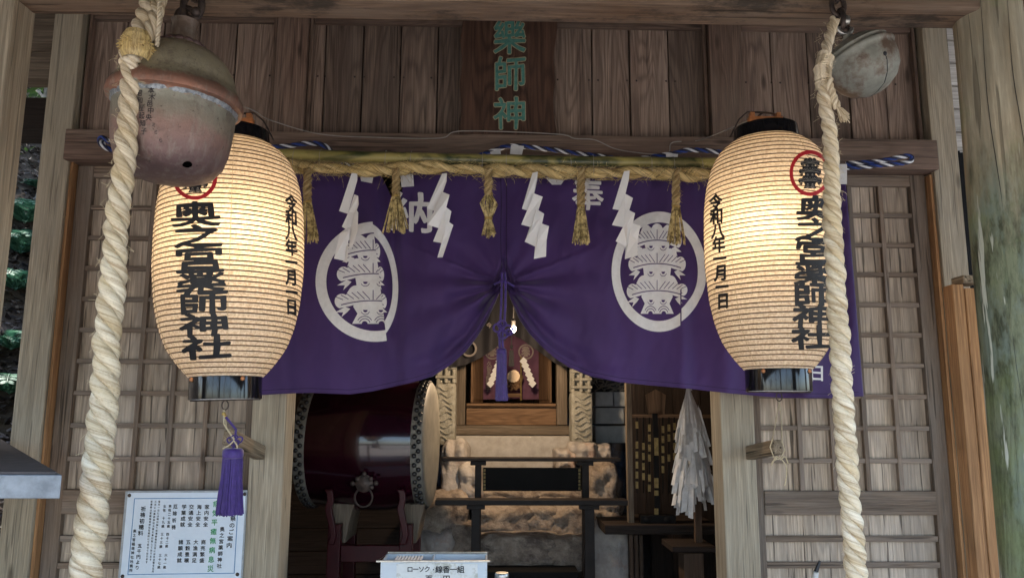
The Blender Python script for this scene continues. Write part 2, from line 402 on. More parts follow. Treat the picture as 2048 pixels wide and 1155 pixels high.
def bell_mat():
    m, nt, b = new_mat('aged_bronze')
    tc = N(nt, 'TexCoord').outputs['Object']
    gc = N(nt, 'Attribute', attribute_name='gc').outputs['Vector']      # x = height along the bell's own axis
    sp = N(nt, 'SeparateXYZ'); nt.links.new(gc, sp.inputs[0])
    n1 = noise(nt, tc, 9, 6, .7); n2 = noise(nt, tc, 30, 5, .7)
    z = mth(nt, 'ADD', sp.outputs[0], mth(nt, 'MULTIPLY', mth(nt, 'SUBTRACT', n1, .5), .09))
    r = N(nt, 'ValToRGB'); cr = r.color_ramp
    pts = [(0, (.13, .08, .078)), (.18, (.19, .12, .112)), (.3, (.28, .175, .145)), (.37, (.26, .215, .165)), (.5, (.235, .235, .185)),
           (.525, (.3, .14, .09)), (.61, (.22, .115, .08)), (.64, (.28, .25, .17)), (.8, (.34, .3, .2)), (.95, (.21, .155, .11)), (1, (.14, .1, .075))]
    while len(cr.elements) < len(pts): cr.elements.new(.5)
    for e, (p, c) in zip(cr.elements, pts): e.position = p; e.color = (*c, 1)
    nt.links.new(mapr(nt, z, -.165, .185), r.inputs[0])
    col = mix(nt, mapr(nt, n2, .56, .75, 0, .3), r.outputs[0], (.34, .34, .29))
    col = mix(nt, mapr(nt, noise(nt, tc, 13, 7, .8), .5, .62, 0, .55), col, (.11, .075, .06))
    col = mix(nt, mapr(nt, noise(nt, scaled(nt, tc, (60, 60, 9)), 1, 5, .7), .5, .68, 0, .35), col, (.33, .3, .25))
    col = mix(nt, mapr(nt, noise(nt, tc, 90, 3, .7), .64, .7, 0, .7), col, (.07, .05, .04))
    nt.links.new(col, b.inputs['Base Color']); b.inputs['Roughness'].default_value = .5
    b.inputs['Metallic'].default_value = .4
    bump(nt, b, mth(nt, 'ADD', noise(nt, tc, 60, 5, .7), mth(nt, 'MULTIPLY', noise(nt, tc, 11, 3, .6), 2)), .6, .003); return m
M['bell'] = bell_mat()
M['bell_green'] = mott('verdigris_bronze', (.19, .19, .155), (.33, .33, .28), 16, .6, metal=.15, bmp=.3, third=(.12, .08, .055), tscale=9, tlo=.5, thi=.62)
M['lead'] = mott('silver_lead', (.16, .18, .2), (.46, .5, .53), 90, .35, metal=.7, bmp=.9, dist=.003)

# ------------------------------------------------------------------ writing and flat marks
_glyph = {}
def glyph(ch, bold):
    k = (ch, bold)
    if k not in _glyph:
        cu = bpy.data.curves.new('g', 'FONT'); cu.body = ch; cu.size = 1; cu.offset = bold; cu.resolution_u = 4
        o = bpy.data.objects.new('g', cu); C.objects.link(o)
        bpy.context.view_layer.update()
        me = bpy.data.meshes.new_from_object(o.evaluated_get(bpy.context.evaluated_depsgraph_get()))
        v = [(p.co.x-.5, p.co.y-.38) for p in me.vertices]; f = [tuple(p.vertices) for p in me.polygons]
        _glyph[k] = (v, f)
        bpy.data.objects.remove(o); bpy.data.curves.remove(cu); bpy.data.meshes.remove(me)
    return _glyph[k]
class Flat:
    """2-D shapes on a design plane, cut on a grid, then laid on a surface by a mapping function"""
    def __init__(s): s.v = []; s.f = []; s.k = 0
    def poly(s, pts): b = len(s.v); s.v += [(*p, s.k) for p in pts]; s.f.append(tuple(range(b, b+len(pts)))); return s
    def ring(s, cx, cy, r1, r2, n=64, a0=0, a1=2*PI):
        for i in range(n):
            a, c = a0+(a1-a0)*i/n, a0+(a1-a0)*(i+1)/n
            s.poly([(cx+r1*math.cos(a), cy+r1*math.sin(a)), (cx+r2*math.cos(a), cy+r2*math.sin(a)), (cx+r2*math.cos(c), cy+r2*math.sin(c)), (cx+r1*math.cos(c), cy+r1*math.sin(c))])
        return s
    def line(s, pts, wd):
        for (a, b), (c, d) in zip(pts[:-1], pts[1:]):
            L = math.hypot(c-a, d-b) or 1; nx, ny = -(d-b)/L*wd/2, (c-a)/L*wd/2; ex, ey = (c-a)/L*wd*.2, (d-b)/L*wd*.2
            s.poly([(a+nx-ex, b+ny-ey), (a-nx-ex, b-ny-ey), (c-nx+ex, d-ny+ey), (c+nx+ex, d+ny+ey)])
        return s
    def char(s, ch, cx, cy, wd, ht, bold=.0, by=None, shear=0, rough=0, ydown=True):
        """bold = stroke widening in em across, by = down; done with shifted layers 0.06 mm apart"""
        v, f = glyph(ch, 0); by = bold if by is None else by
        sh = [(0, 0)] if bold == 0 else [(0, 0), (bold, 0), (-bold, 0), (0, by), (0, -by), (bold*.7, by*.7), (-bold*.7, by*.7), (bold*.7, -by*.7), (-bold*.7, -by*.7)]
        for k, (ox, oy) in enumerate(sh):
            b = len(s.v)
            for x, y in v:
                if rough:
                    x, y = x+rough*mnoise.noise(Vector((x*5+cx, y*5+cy, 3.1))), y+rough*mnoise.noise(Vector((x*5+cx, y*5+cy, 9.7)))
                x += ox; y += oy; yy = y+shear*x
                s.v.append((cx+x*wd, cy-yy*ht if ydown else cy+yy*ht, k))
            s.f += [tuple(i+b for i in q) for q in f]
        return s
    def column(s, text, x0, y0, x1, y1, wd, ht, **k):
        n = len(text)
        for i, ch in enumerate(text):
            t = i/max(1, n-1)
            if ch != ' ': s.char(ch, x0+(x1-x0)*t, y0+(y1-y0)*t, wd, ht, **k)
        return s
    def build(s, name, mat, parent, fn, step=None, cut=None, label=None, lines=None):
        bm = bmesh.new(); lz = {}; sp = 1000.0; vs = [bm.verts.new((x, y, k)) for x, y, k in s.v]
        for f in s.f:
            try: bm.faces.new([vs[i] for i in f])
            except Exception: pass
        if step:
            for ax in (0, 1):
                lo = min(p[ax] for p in s.v); hi = max(p[ax] for p in s.v); st = step[ax] if isinstance(step, tuple) else step
                if not st: continue
                k = math.ceil(lo/st)
                while k*st < hi:
                    co = [0, 0, 0]; no = [0, 0, 0]; co[ax] = k*st; no[ax] = 1
                    bmesh.ops.bisect_plane(bm, geom=bm.verts[:]+bm.edges[:]+bm.faces[:], plane_co=co, plane_no=no, dist=1e-6); k += 1
        for lco, lno in (lines or ()): bmesh.ops.bisect_plane(bm, geom=bm.verts[:]+bm.edges[:]+bm.faces[:], plane_co=(*lco, 0), plane_no=(*lno, 0), dist=1e-6)
        if cut:
            dead = [f for f in bm.faces if cut(*f.calc_center_median()[:2])]
            bmesh.ops.delete(bm, geom=dead, context='FACES')
        for v in bm.verts:
            k = v.co.z; p = fn(v.co.x, v.co.y); v.co = p+(EYE-p).normalized()*k*6e-5
        for f in bm.faces:
            f.normal_update()
            if f.normal.dot(EYE-f.calc_center_median()) < 0: f.normal_flip()
        me = bpy.data.meshes.new(name); bm.to_mesh(me); bm.free(); me.materials.append(mat)
        o = link_mesh(name, me, parent)
        if label: o['label'] = label
        return o

# three-tiered pine crest, design space: ring radius 1, y down
def pine(fl, dk, ox=0, oy=0, s=1, detail=True):
    def half():
        P = [(0, 0), (-.05, .006), (-.1, .03), (-.135, .075)]
        for k in range(1, 10): a = -.6-2.0*k/9; P.append((-.262+.13*math.cos(a), .155+.135*math.sin(a)))
        for k in range(1, 15): a = -.75-3.6*k/14; P.append((-.49+.115*math.cos(a), .285+.125*math.sin(a)))
        return P+[(-.38, .37), (-.26, .335), (-.13, .315), (0, .31)]
    def cloud(cx, y0, w, h=1):
        T = lambda x, y: (ox+(cx+x*w)*s, oy+(y0+y*h)*s)
        fl.k += 3; L = half(); fl.poly([T(*p) for p in L]+[T(-x, y) for x, y in L[-2:0:-1]])
        fl.k += 3
        for sg in (-1, 1): fl.poly([T(sg*a, b) for a, b in ((.44, .38), (.36, .41), (.4, .46), (.5, .55), (.47, .47), (.6, .47), (.53, .43))])
        if detail:
            dk.k += 2; dk.line([T(x, .275+.28*x*x) for x in np.linspace(-.5, .5, 15)], .016*s); dk.line([T(0, .1), T(0, .26)], .013*s)
            for sg in (-1, 1):
                for k in range(6):
                    x = .05+.085*k; dk.line([T(sg*x, .25+.26*x*x-.01*k), T(sg*(x+.115), .12+.5*x*x*.8)], .012*s)
    cx = -.04
    fl.poly([(ox+(cx+x)*s, oy+y*s) for x, y in ((-.28, -.5), (.28, -.5), (.24, -.38), (.3, -.1), (.27, .1), (.33, .42), (.26, .53), (.35, .7), (-.35, .7), (-.26, .53), (-.33, .42), (-.27, .1), (-.3, -.1), (-.24, -.38))])
    cloud(cx, -.8, .86); cloud(cx, -.41, 1); cloud(cx, .04, 1.06)
    if detail:
        for yy in (-.43, -.0, .47):
            for sx in (-.13, .13):
                dk.ring(ox+(cx+sx)*s, oy+yy*s, 0, .038*s, 10, 0, PI); dk.ring(ox+(cx+sx)*s, oy+yy*s, .07*s, .08*s, 12, .4, 2.7)
        for sx in (-.14, .14):
            dk.ring(ox+(cx+sx)*s, oy+.705*s, .0, .05*s, 12, PI, 2*PI); dk.ring(ox+(cx+sx)*s, oy+.705*s, .085*s, .097*s, 12, PI+.3, 2*PI-.3); dk.ring(ox+(cx+sx)*s, oy+.705*s, .125*s, .137*s, 12, PI+.5, 2*PI-.5)
# ================================================================== SETTING
def grid_surface(name, x0, x1, y0, y1, nx, ny, fz, mat, kind='structure', attr=None):
    b = MB(); vs = []; fs = []
    for j in range(ny+1):
        for i in range(nx+1):
            x = x0+(x1-x0)*i/nx; y = y0+(y1-y0)*j/ny; vs.append(Vector((x, y, fz(x, y))))
    for j in range(ny):
        for i in range(nx): a = j*(nx+1)+i; fs.append((a, a+1, a+nx+2, a+nx+1))
    b.add(vs, fs); return b.build(name, mat, smooth=True, kind=kind, base=(0, 0, 0))
grid_surface('ground', -60, 60, -60, 60, 2, 2, lambda x, y: 0, M['gravel'])
def hillz(x, y):
    d = -x-2.15-.15*math.sin(y*.9)
    h = max(0, d)*(.85+.12*mnoise.noise(Vector((x*.5, y*.5, 0))))+.12*mnoise.noise(Vector((x*1.7, y*1.7, 2)))
    h += .6*max(0, y-5)
    return max(-.05, min(h, 9)) if d > 0 else -.05
grid_surface('hillside', -22, -1.9, 1, 24, 90, 90, hillz, M['soil'])
grid_surface('back_slope', 2.0, 24, 3.5, 26, 40, 40, lambda x, y: max(0, (x-2.6))*.7+max(0, y-4)*.4+.2*mnoise.noise(Vector((x, y, 4)))-.05, M['soil'])
# leaf litter
b = MB()
rs = random.Random(3)
for i in range(14000):
    y = rs.uniform(2.8, 11); x = -y*rs.uniform(.48, .86)
    z = hillz(x, y)
    if z < 0: continue
    a = rs.uniform(0, 2*PI); s_ = rs.uniform(.018, .05); t = rs.uniform(-.5, .9)
    d1 = Vector((math.cos(a), math.sin(a), t))*s_; d2 = Vector((-math.sin(a), math.cos(a), rs.uniform(-.4, .6)))*s_*.5
    p = Vector((x, y, z+.015)); b.add([p-d1, p-d2, p+d1, p+d2], [(0, 1, 2, 3)], rn=rs.random()**4)
b.build('leaf_litter', M['litter'], kind='stuff', base=(-3, 4, 0))
# ferns on the slope
def fern(x, y, size, label):
    b = MB(); z = hillz(x, y)
    for k in range(15):
        a = 2*PI*k/15+rs.uniform(-.3, .3); L = size*rs.uniform(.7, 1.1); pts = []
        for i in range(12):
            t = i/11; pts.append(Vector((x+math.cos(a)*L*t, y+math.sin(a)*L*t, z+L*(.95*t-.8*t*t)+.04)))
        b.tube(pts, .003, 4)
        for i in range(1, 12):
            p = pts[i]; dr = (pts[i]-pts[i-1]).normalized(); sd_ = dr.cross(Vector((0, 0, 1))).normalized()
            wl = L*.26*math.sin(PI*(.15+.8*i/12))
            for sg in (-1, 1):
                for h_ in (0, .5):
                    q = p-dr*(L/12*h_)
                    tip = q+sd_*sg*wl+dr*wl*.5-Vector((0, 0, wl*.06))
                    b.add([q, q+sd_*sg*wl*.5+dr*L*.05, tip, q+sd_*sg*wl*.5-dr*L*.012], [(0, 1, 2, 3)], rn=rs.random())
    tag(b.build('fern', M['fern'], base=(x, y, z)), label, 'fern', 'ferns on the leafy slope')
def on_hill(px, py, lo=3.2, hi=14):
    Y = lo
    while Y < hi:
        p = W(px, py, Y)
        if p.z <= hillz(p.x, p.y)+.02: return p
        Y += .04
    return W(px, py, 7)
for px, py, s_, lb in ((48, 455, .5, 'small green fern high on the slope, uppermost of those between the left posts'),
                       (40, 512, .5, 'green fern on the slope just under the uppermost one'),
                       (30, 585, .5, 'broad green fern in the middle of the slope beyond the left posts'),
                       (22, 705, .42, 'green fern low on the slope, beside dark litter'),
                       (18, 800, .45, 'dark fern near the foot of the slope, lowest of those beyond the left posts'),
                       (75, 380, .2, 'tiny fern among leaf litter beneath the pale tree roots')):
    p = on_hill(px, py); fern(p.x, p.y, s_, lb)
# trees on the slope
def tree(p, h, r, n_leaf, lean, label, seed, spread=1.1, low=.4):
    rg = random.Random(seed); z = p.z-.2
    t = empty('broadleaf_tree', (p.x, p.y, z), label, 'tree', 'trees beyond the hall')
    b = MB(); pts = []
    for i in range(14):
        k = i/13; pts.append(Vector((p.x+lean*k*k+.06*math.sin(k*9), p.y+.1*math.sin(k*5+1), z+h*k)))
    b.tube(pts, [r*(1-.75*i/13)*(1+1.2*math.exp(-i*1.3)) for i in range(14)], 10)
    ends = []
    for k in range(11):
        i = rg.randint(5, 13); q = pts[i]; a = rg.uniform(0, 2*PI); L = rg.uniform(.5, 1.3)*spread
        br = [q+Vector((math.cos(a)*L*j/5, math.sin(a)*L*j/5, L*.5*(j/5)**.7)) for j in range(6)]
        b.tube(br, [r*.35*(1-.8*j/5) for j in range(6)], 6); ends += br[2:]
    for k in range(5):
        a = rg.uniform(0, 2*PI)
        b.tube([pts[0]+Vector((math.cos(a)*.5*j/5, math.sin(a)*.5*j/5, .25-.1*j+.02*math.sin(j*2))) for j in range(6)], [r*.5*(1-.8*j/5) for j in range(6)], 6)
    b.build('trunk', M['bark'], t, smooth=True)
    c = MB()
    for k in range(n_leaf):
        q = rg.choice(ends)+Vector((rg.gauss(0, .28), rg.gauss(0, .28), rg.gauss(0, .22)))*spread
        a = rg.uniform(0, 2*PI); s_ = rg.uniform(.03, .07)
        d1 = Vector((math.cos(a), math.sin(a), rg.uniform(-.8, .3)))*s_; d2 = Vector((-math.sin(a), math.cos(a), rg.uniform(-.5, .5)))*s_*.45
        c.add([q-d1, q+d2, q+d1, q-d2], [(0, 1, 2, 3)], rn=rg.random())
    c.build('crown', M['leaf'], t)
tree(on_hill(72, 400), 2.6, .09, 3500, .4, 'pale smooth barked tree with spreading roots seen between the left posts', 5)
tree(Vector((-6.2, 8.5, hillz(-6.2, 8.5))), 4.5, .16, 6000, -.3, 'tall dark tree high on the slope behind the left post', 6, 1.8)
tree(Vector((-4.6, 9.5, hillz(-4.6, 9.5))), 3.6, .1, 5000, .2, 'bushy tree at the top of the gap between the left posts', 8, 1.6)
tree(Vector((4.9, 7.5, 2.5)), 3.6, .14, 6000, .2, 'leafy tree glimpsed in the gap beside the mossy log post', 9, 1.6)

rt_ = random.Random(77)  # unseen trees added behind the camera to darken lacquer reflections and horizon light
for i, (x, y, h_) in enumerate(((-9, -7, 6.5), (-5.2, -9.5, 7.5), (-1.6, -8.2, 6.2), (2.2, -10, 7.2), (5.6, -7.5, 6.6), (9, -4, 6), (-10.5, -1.5, 6))):
    tree(Vector((x, y, .2)), h_*.75, .2, 2600, rt_.uniform(-.4, .4), 'added unseen leafy tree across the approach, number %s from the left' % ('one', 'two', 'three', 'four', 'five', 'six', 'seven')[i] if False else ('added unseen broad tree at the far left of the approach', 'added unseen tall tree left of the approach path', 'added unseen leafy tree facing the doorway from the left', 'added unseen tall tree facing the doorway from the right', 'added unseen dense tree right of the approach path', 'added unseen lower tree beyond the log post side', 'added unseen tree behind the left slope edge')[i], 100+i, 2.6)
# ================================================================== HALL
YW = 3.0
hall = empty('shrine_hall', (0, YW, 0), 'weathered wooden shrine hall with lattice doors and board wall above the doorway', 'shrine')
def xs(a, b, y, Y=YW): return X(a, y, Y), X(b, y, Y)
ZT = 3.30                                           # top of the wall
x_l0, x_l1 = X(64, 520, YW), X(123, 520, YW)        # left corner post
x_r0, x_r1 = X(1878, 520, YW), X(1930, 520, YW)
MB().box(x_l0, x_l1, YW-.02, YW+.12, 0, ZT).build('corner_post', M['post'], hall, bevel=.004)
MB().box(x_r0, x_r1, YW-.02, YW+.12, 0, ZT).build('corner_post', M['post'], hall, bevel=.004)
MB().box(x_l1+.001, x_l1+.012, YW-.005, YW+.1, 0, Z(150, 325, YW)).build('door_jamb', M['orange'], hall)
MB().box(x_r0-.012, x_r0-.001, YW-.005, YW+.1, 0, Z(1860, 350, YW)).build('door_jamb', M['orange'], hall)
zl_t = (Z(150, 262, YW)+Z(1860, 290, YW))/2; zl_b = (Z(150, 322, YW)+Z(1860, 348, YW))/2     # lintel
MB().box(x_l1-.01, x_r0+.008, YW-.045, YW+.1, zl_b, zl_t).build('lintel', M['frame_up'], hall, bevel=.004)
# upper wall boards
jx = [165, 235, 310, 384, 460, 548, 615, 643, 720, 797, 873, 948, 1025, 1108, 1187, 1264, 1343, 1418, 1482, 1552, 1627, 1708, 1782, 1845]
b = MB()
for i in range(len(jx)-1):
    a, c = X(jx[i], 160, YW), X(jx[i+1], 160, YW)
    if jx[i] in (548, 1418): continue
    b.box(a+.0028, c-.0028, YW+.045+.003*((i*7) % 3), YW+.075, zl_t-.02, ZT, ax=2)
b.build('wall_boards', M['upper'], hall, bevel=.0015)
b = MB()
for i in range(len(jx)-1):
    if jx[i] in (548, 1418): continue
    for px in (jx[i]+9, jx[i+1]-9): b.ball(W(px+random.uniform(-2, 2), 152+.014*(px-600), YW+.043), .0045, 8, sc=(1, .4, 1))
b.build('nails', M['iron'], hall)
MB().box(x_l0+.01, x_r1-.01, YW+.08, YW+.1, zl_b, ZT+.1, ax=0).build('backing_board', M['dark'], hall)
for a, c in ((550, 612), (1420, 1482)):
    MB().box(X(a, 160, YW), X(c, 160, YW), YW-.01, YW+.09, zl_t+.001, ZT, ax=2).build('wall_post', M['frame_up'], hall, bevel=.003)
b = MB()
for a in (167, 543, 617, 1414, 1486, 1838):
    x = X(a, 160, YW); b.box(x-.007, x+.007, YW+.015, YW+.042, zl_t+.001, ZT)
zt2 = Z(1000, 52, YW+.02)
for a, c in ((172, 540), (622, 1410), (1490, 1833)): b.box(X(a, 160, YW), X(c, 160, YW), YW+.015, YW+.04, zt2, zt2+.03)
b.build('trim', M['frame_up'], hall, bevel=.002)
b = MB(); b.box(-2.6, 2.6, YW-.06, YW+.08, ZT+.001, ZT+.14); b.build('top_plate', M['beam'], hall, bevel=.004)
# doors
def door(x0, x1, vx, name):
    d = MB(); zt = Z(1000, 330, YW); y0, y1 = YW+.03, YW+.062
    zr = [Z(1000, p, YW+.03) for p in (980, 1028)]
    sw = .062
    o = MB().box(x0, x0+sw, y0, y1, .45, zl_b-.002).box(x1-sw, x1, y0, y1, .45, zl_b-.002)
    o.box(x0+sw, x1-sw, y0+.002, y1, Z(1000, 363, YW+.03), zl_b-.002)
    o.box(x0+sw, x1-sw, y0-.004, y1, zr[1], zr[0])
    fr = o.build(name, M['door'], hall, bevel=.003)
    l = MB()
    for p in (422, 482, 542, 603, 664, 726, 789, 853, 919):
        z = Z(1000, p, YW+.03); l.box(x0+sw+.001, x1-sw-.001, y0+.004, y0+.02, z-.009, z+.009)
    for p in (1077, 1130, 1185, 1240):
        z = Z(1000, p, YW+.03); l.box(x0+sw+.001, x1-sw-.001, y0+.004, y0+.02, z-.011, z+.011)
    for p in vx: l.box(p-.009, p+.009, y0+.001, y0+.022, zr[0]+.001, Z(1000, 363, YW+.03)-.001)
    l.build('lattice', M['door'], fr, bevel=.0015)
    pn = MB(); ks = [x0+sw]+list(vx)+[x1-sw]
    for i in range(len(ks)-1): pn.box(ks[i]+.0008, ks[i+1]-.0008, y0+.024, y1-.004, .5, zl_b, ax=2)
    pn.build('board_panel', M['panel'], fr)
    return fr
dl = [X(p, 880, YW+.03) for p in (203, 268, 337, 407)]
door(x_l1+.013, X(506, 880, YW)+.02, dl, 'lattice_door')
dr = [X(p, 880, YW+.03) for p in (1601, 1667, 1733, 1798)]
door(X(1507, 880, YW)-.02, x_r0-.013, dr, 'lattice_door')
# doorway posts
pl0, pl1 = X(504, 820, YW-.02), X(572, 820, YW-.02)
pr0, pr1 = X(1441, 820, YW-.02), X(1508, 820, YW-.02)
MB().box(pl0, pl1, YW-.02, YW+.12, 0, zl_b-.001).build('doorway_post', M['post'], hall, bevel=.004)
MB().box(pr0, pr1, YW-.02, YW+.12, 0, zl_b-.001).build('doorway_post', M['post'], hall, bevel=.004)
# peg on the left doorway post (leans out to the left) and on the right one
pc = W(456, 878, 2.72)
def bar(p0, p1, hw, hh, mat, name, parent, bv=.006):
    p0, p1 = Vector(p0), Vector(p1); d = (p1-p0); L = d.length; d.normalize()
    sx = d.cross(Vector((0, 0, 1))).normalized(); sz = sx.cross(d)
    R = Matrix((sx, d, sz)).transposed().to_4x4(); R.translation = p0
    return MB().box(-hw, hw, 0, L, -hh, hh, ax=1, M=R).build(name, mat, parent, bevel=bv)
bar(W(457, 873, 2.72), W(520, 905, 2.985), .022, .026, M['greypeg'], 'peg', hall)
bar(W(1556, 893, 2.74), W(1500, 905, 2.99), .02, .026, M['greypeg'], 'peg', hall)
# roof and eaves: the porch roof climbs from the eaves to the hall wall and on over the hall
RS = math.atan(.5)
def roofM(z): R = Matrix.Rotation(RS, 4, 'X'); R.translation = Vector((0, .55, z)); return R
b = MB()
for i in range(32): b.box(-3.3, 3.3, .21*i, .21*i+.204, 0, .02, ax=0, M=roofM(2.27))
b.build('ceiling_boards', M['roof'], hall)
b = MB()
for i in range(23): b.box(-3.11+i*.28, -3.05+i*.28, 0, 6.6, -.075, -.003, ax=1, M=roofM(2.27))
b.build('rafters', M['roof'], hall)
MB().box(-3.6, 3.6, -.1, 6.7, .03, .11, ax=1, M=roofM(2.28)).build('roof', M['slate'], hall)
# porch: front beam and two posts
zb = Z(1000, 45, 1.80); R = None
MB().box(X(40, 20, 1.75), X(1975, 20, 1.75), 1.70, 1.80, zb, zb+.19, ax=0).build('porch_beam', M['beam'], hall, bevel=.008)
xp = X(50, 120, 1.72)
b = MB(); hw = .075
pts = [(-hw, -.035), (-hw+.02, -.055), (hw-.02, -.055), (hw, -.035), (hw, .05), (-hw, .05)]
cx = X(73, 20, 1.805)-hw
vs = [Vector((cx+p[0], 1.755+p[1], z)) for z in (0, 2.72) for p in pts]; n = 6
b.add(vs, [tuple(reversed(range(n))), tuple(range(n, 2*n))]+[(i, (i+1) % n, (i+1) % n+n, i+n) for i in range(n)],
      [(v.z, v.x+5, v.y+3) for v in vs]); b.build('porch_post', M['post'], hall, bevel=.004)
# round log on the right
lr = .079; lx = X(1938, 300, 1.75)+lr
b = MB(); b.tube([(lx+.002*math.sin(z*3), 1.755, z) for z in np.linspace(0, 2.76, 40)], [lr*(1.05-.03*z)+.0012*math.sin(z*7) for z in np.linspace(0, 2.76, 40)], 40)
b.build('log_post', M['log'], hall, smooth=True, label='round log porch post with green moss and peeling bark')
b = MB()
rg = random.Random(2)
for k, a0 in enumerate((-2.35, -1.6)):
    z = 2.75-.1*k; pts = []
    L = (1.2, .9, .7, .5)[k]
    for i in range(16):
        a = a0+.05*math.sin(i*.9+k)+.02*i/3; zz = z-L*i/15
        pts.append((lx+math.cos(a)*(lr*(1.05-.03*zz)+.0003), 1.755+math.sin(a)*(lr*(1.05-.03*zz)+.0003), zz))
    b.tube(pts, [.0008*math.sin(PI*(.08+.84*i/15)) for i in range(16)], 5)
b.build('bark_cracks', M['ink'], hall)
# interior shell
b = MB()
for i in range(35):
    z = .3+.13*i; b.box(-1.75, -1.72, YW+.13, 6.6, z, z+.127, ax=1)
    if not 1.7 < z < 2.7: b.box(1.72, 1.75, YW+.13, 6.6, z, z+.127, ax=1)
    else: b.box(1.72, 1.75, YW+.13, 5.0, z, z+.127, ax=1); b.box(1.72, 1.75, 6.1, 6.6, z, z+.127, ax=1)
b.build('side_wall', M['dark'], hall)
b = MB(); z = [Z(85, p, 3.15) for p in (232, 170, 166, 112, 108, 40)]
b.box(-3.2, x_l0-.004, 3.15, 3.2, z[3], z[5]+.1, ax=0); b.box(-3.2, x_l0-.004, 3.1, 3.2, z[2], z[3]-.004, ax=0); b.build('eave_board', M['altar_grey'], hall, bevel=.003)
MB().box(-3.2, x_l0-.03, 3.3, 3.5, z[0], z[2]-.004, ax=0).build('eave_beam', M['dark'], hall)
b = MB()
for i in range(19):
    b.box(-1.7, -.46, 4.75, 4.78, .4+.13*i, .4+.13*i+.126, ax=0)
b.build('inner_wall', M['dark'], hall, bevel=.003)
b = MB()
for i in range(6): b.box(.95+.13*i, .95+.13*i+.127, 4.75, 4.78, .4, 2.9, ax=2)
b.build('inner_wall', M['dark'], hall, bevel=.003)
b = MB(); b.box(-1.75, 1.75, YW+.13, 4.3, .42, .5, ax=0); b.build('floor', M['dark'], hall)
# rock behind the altar
def rock(name, c, d, seed, mat, label=None, cat='rock', group=None, parent=None, amp=.18, k=3, fr=2.4):
    bm = bmesh.new(); bmesh.ops.create_cube(bm, size=2); bmesh.ops.subdivide_edges(bm, edges=bm.edges[:], cuts=13, use_grid_fill=True)
    for v in bm.verts:
        p = v.co; q = (abs(p.x)**k+abs(p.y)**k+abs(p.z)**k)**(1/k); p = p/q*1.0*(1 if k > 5 else 1.1)
        s_ = Vector((seed*7.3, seed*3.1, seed))
        n = mnoise.noise(p*fr*.6+s_)*amp*1.5+mnoise.noise(p*fr*2+s_)*amp*.5+abs(mnoise.noise(p*fr*4.2+s_))*amp*.35
        p = p*(1+n); v.co = Vector((p.x*d[0]/2+c[0], p.y*d[1]/2+c[1], p.z*d[2]/2+c[2]))
    me = bpy.data.meshes.new(name); bm.to_mesh(me); bm.free(); me.materials.append(mat)
    me.polygons.foreach_set('use_smooth', [True]*len(me.polygons))
    o = link_mesh(name, me, parent)
    if label: tag(o, label, cat, group)
    return o
def rockpx(x0, x1, y0, y1, Y, dep, seed, mat, label, name='boulder', group='boulders beside the stone steps', cat='boulder', **k):
    a = W(x0, y0, Y); c = W(x1, y1, Y)
    return rock(name, ((a.x+c.x)/2, Y+dep*.4, (a.z+c.z)/2), (c.x-a.x, dep, a.z-c.z), seed, mat, label, cat, group, **k)
b = MB(); vs = []; fs = []; nx = 60; nz = 40
for j in range(nz+1):
    for i in range(nx+1):
        x = -2.6+5.2*i/nx; z = 5.2*j/nz; vs.append(Vector((x, 6.3+.5*mnoise.noise(Vector((x*1.5, z*1.5, 0)))+.15*mnoise.noise(Vector((x*5, z*5, 0)))-.2*abs(x), z)))
for j in range(nz):
    for i in range(nx): a = j*(nx+1)+i; fs.append((a, a+1, a+nx+2, a+nx+1))
b.add(vs, fs).build('rock_face', M['rockwall'], smooth=True, kind='structure', base=(0, 6.3, 0))

exec_parts = True
# ================================================================== NAME PLAQUE
pq = empty('name_plaque', (X(1015, 270, YW), YW-.04, Z(1015, 278, YW)), 'dark swirling grained plaque with green carved characters under the beam', 'plaque')
a0, a1 = X(921, 200, YW-.03), X(1112, 200, YW-.03)
pts = []
zq = Z(1015, 278, YW-.03)
edge = [(a0+.004*math.sin(i*1.3), 3.25-(3.25-zq)*i/14) for i in range(15)]
edge2 = [(a1+.004*math.sin(i*1.1+1)-.008*math.sin(i*.3), zq+(3.25-zq)*i/14) for i in range(15)]
MB().prism(edge+edge2, YW-.035, YW+.005).build('board', M['plaque'], pq, bevel=.004)
for mt, bold, dy, nm in ((M['gilt_edge'], .035, .0375, 'carved_outline'), (M['green_paint'], .012, .040, 'carved_characters')):
    fl = Flat()
    for ch, cy, h_ in (('楽', 72, 76), ('師', 147, 72), ('神', 226, 68)):
        fl.char('樂' if ch == '楽' else ch, 1019+(cy-72)*.008, cy, 68, h_, bold=bold, rough=.03, shear=.04)
    fl.build(nm, mt, pq, lambda x, y, dy=dy: W(x, y, YW-dy), step=6)

# ================================================================== BELLS
def chain_link(c, ax, r1, r2, tr, M_=None):
    pts = []
    for i in range(20):
        a = 2*PI*i/20; p = Vector((math.cos(a)*r1*.6, 0, math.sin(a)*r1)) if ax == 0 else Vector((0, math.cos(a)*r1*.6, math.sin(a)*r1))
        pts.append(p+Vector(c))
    return pts
bc = W(349, 232, 1.62)                      # middle of the big bell
PX = 1.62/1536*1.03
tiltM = Matrix.Rotation(math.radians(2), 4, 'Y')
bell = empty('bell', bc, 'large reddish bronze bell with pale green dome hanging by the left rope', 'bell')
prof = [(.001, -.148), (.03, -.1475), (.064, -.142), (.092, -.129), (.11, -.106), (.119, -.076), (.123, -.045), (.1255, -.01), (.126, .014), (.131, .02),
        (.139, .022), (.1415, .030), (.140, .042), (.1335, .052), (.129, .056), (.1285, .060), (.124, .063), (.122, .075), (.114, .1), (.1, .123), (.08, .142), (.058, .152), (.04, .157), (.001, .158)]
b = MB(); b.lathe([(r*1.0, z) for r, z in prof], bc, 72, M=tiltM)
body = b.build('body', M['bell'], bell, smooth=True)
b = MB(); vs = []; NB_ = 160
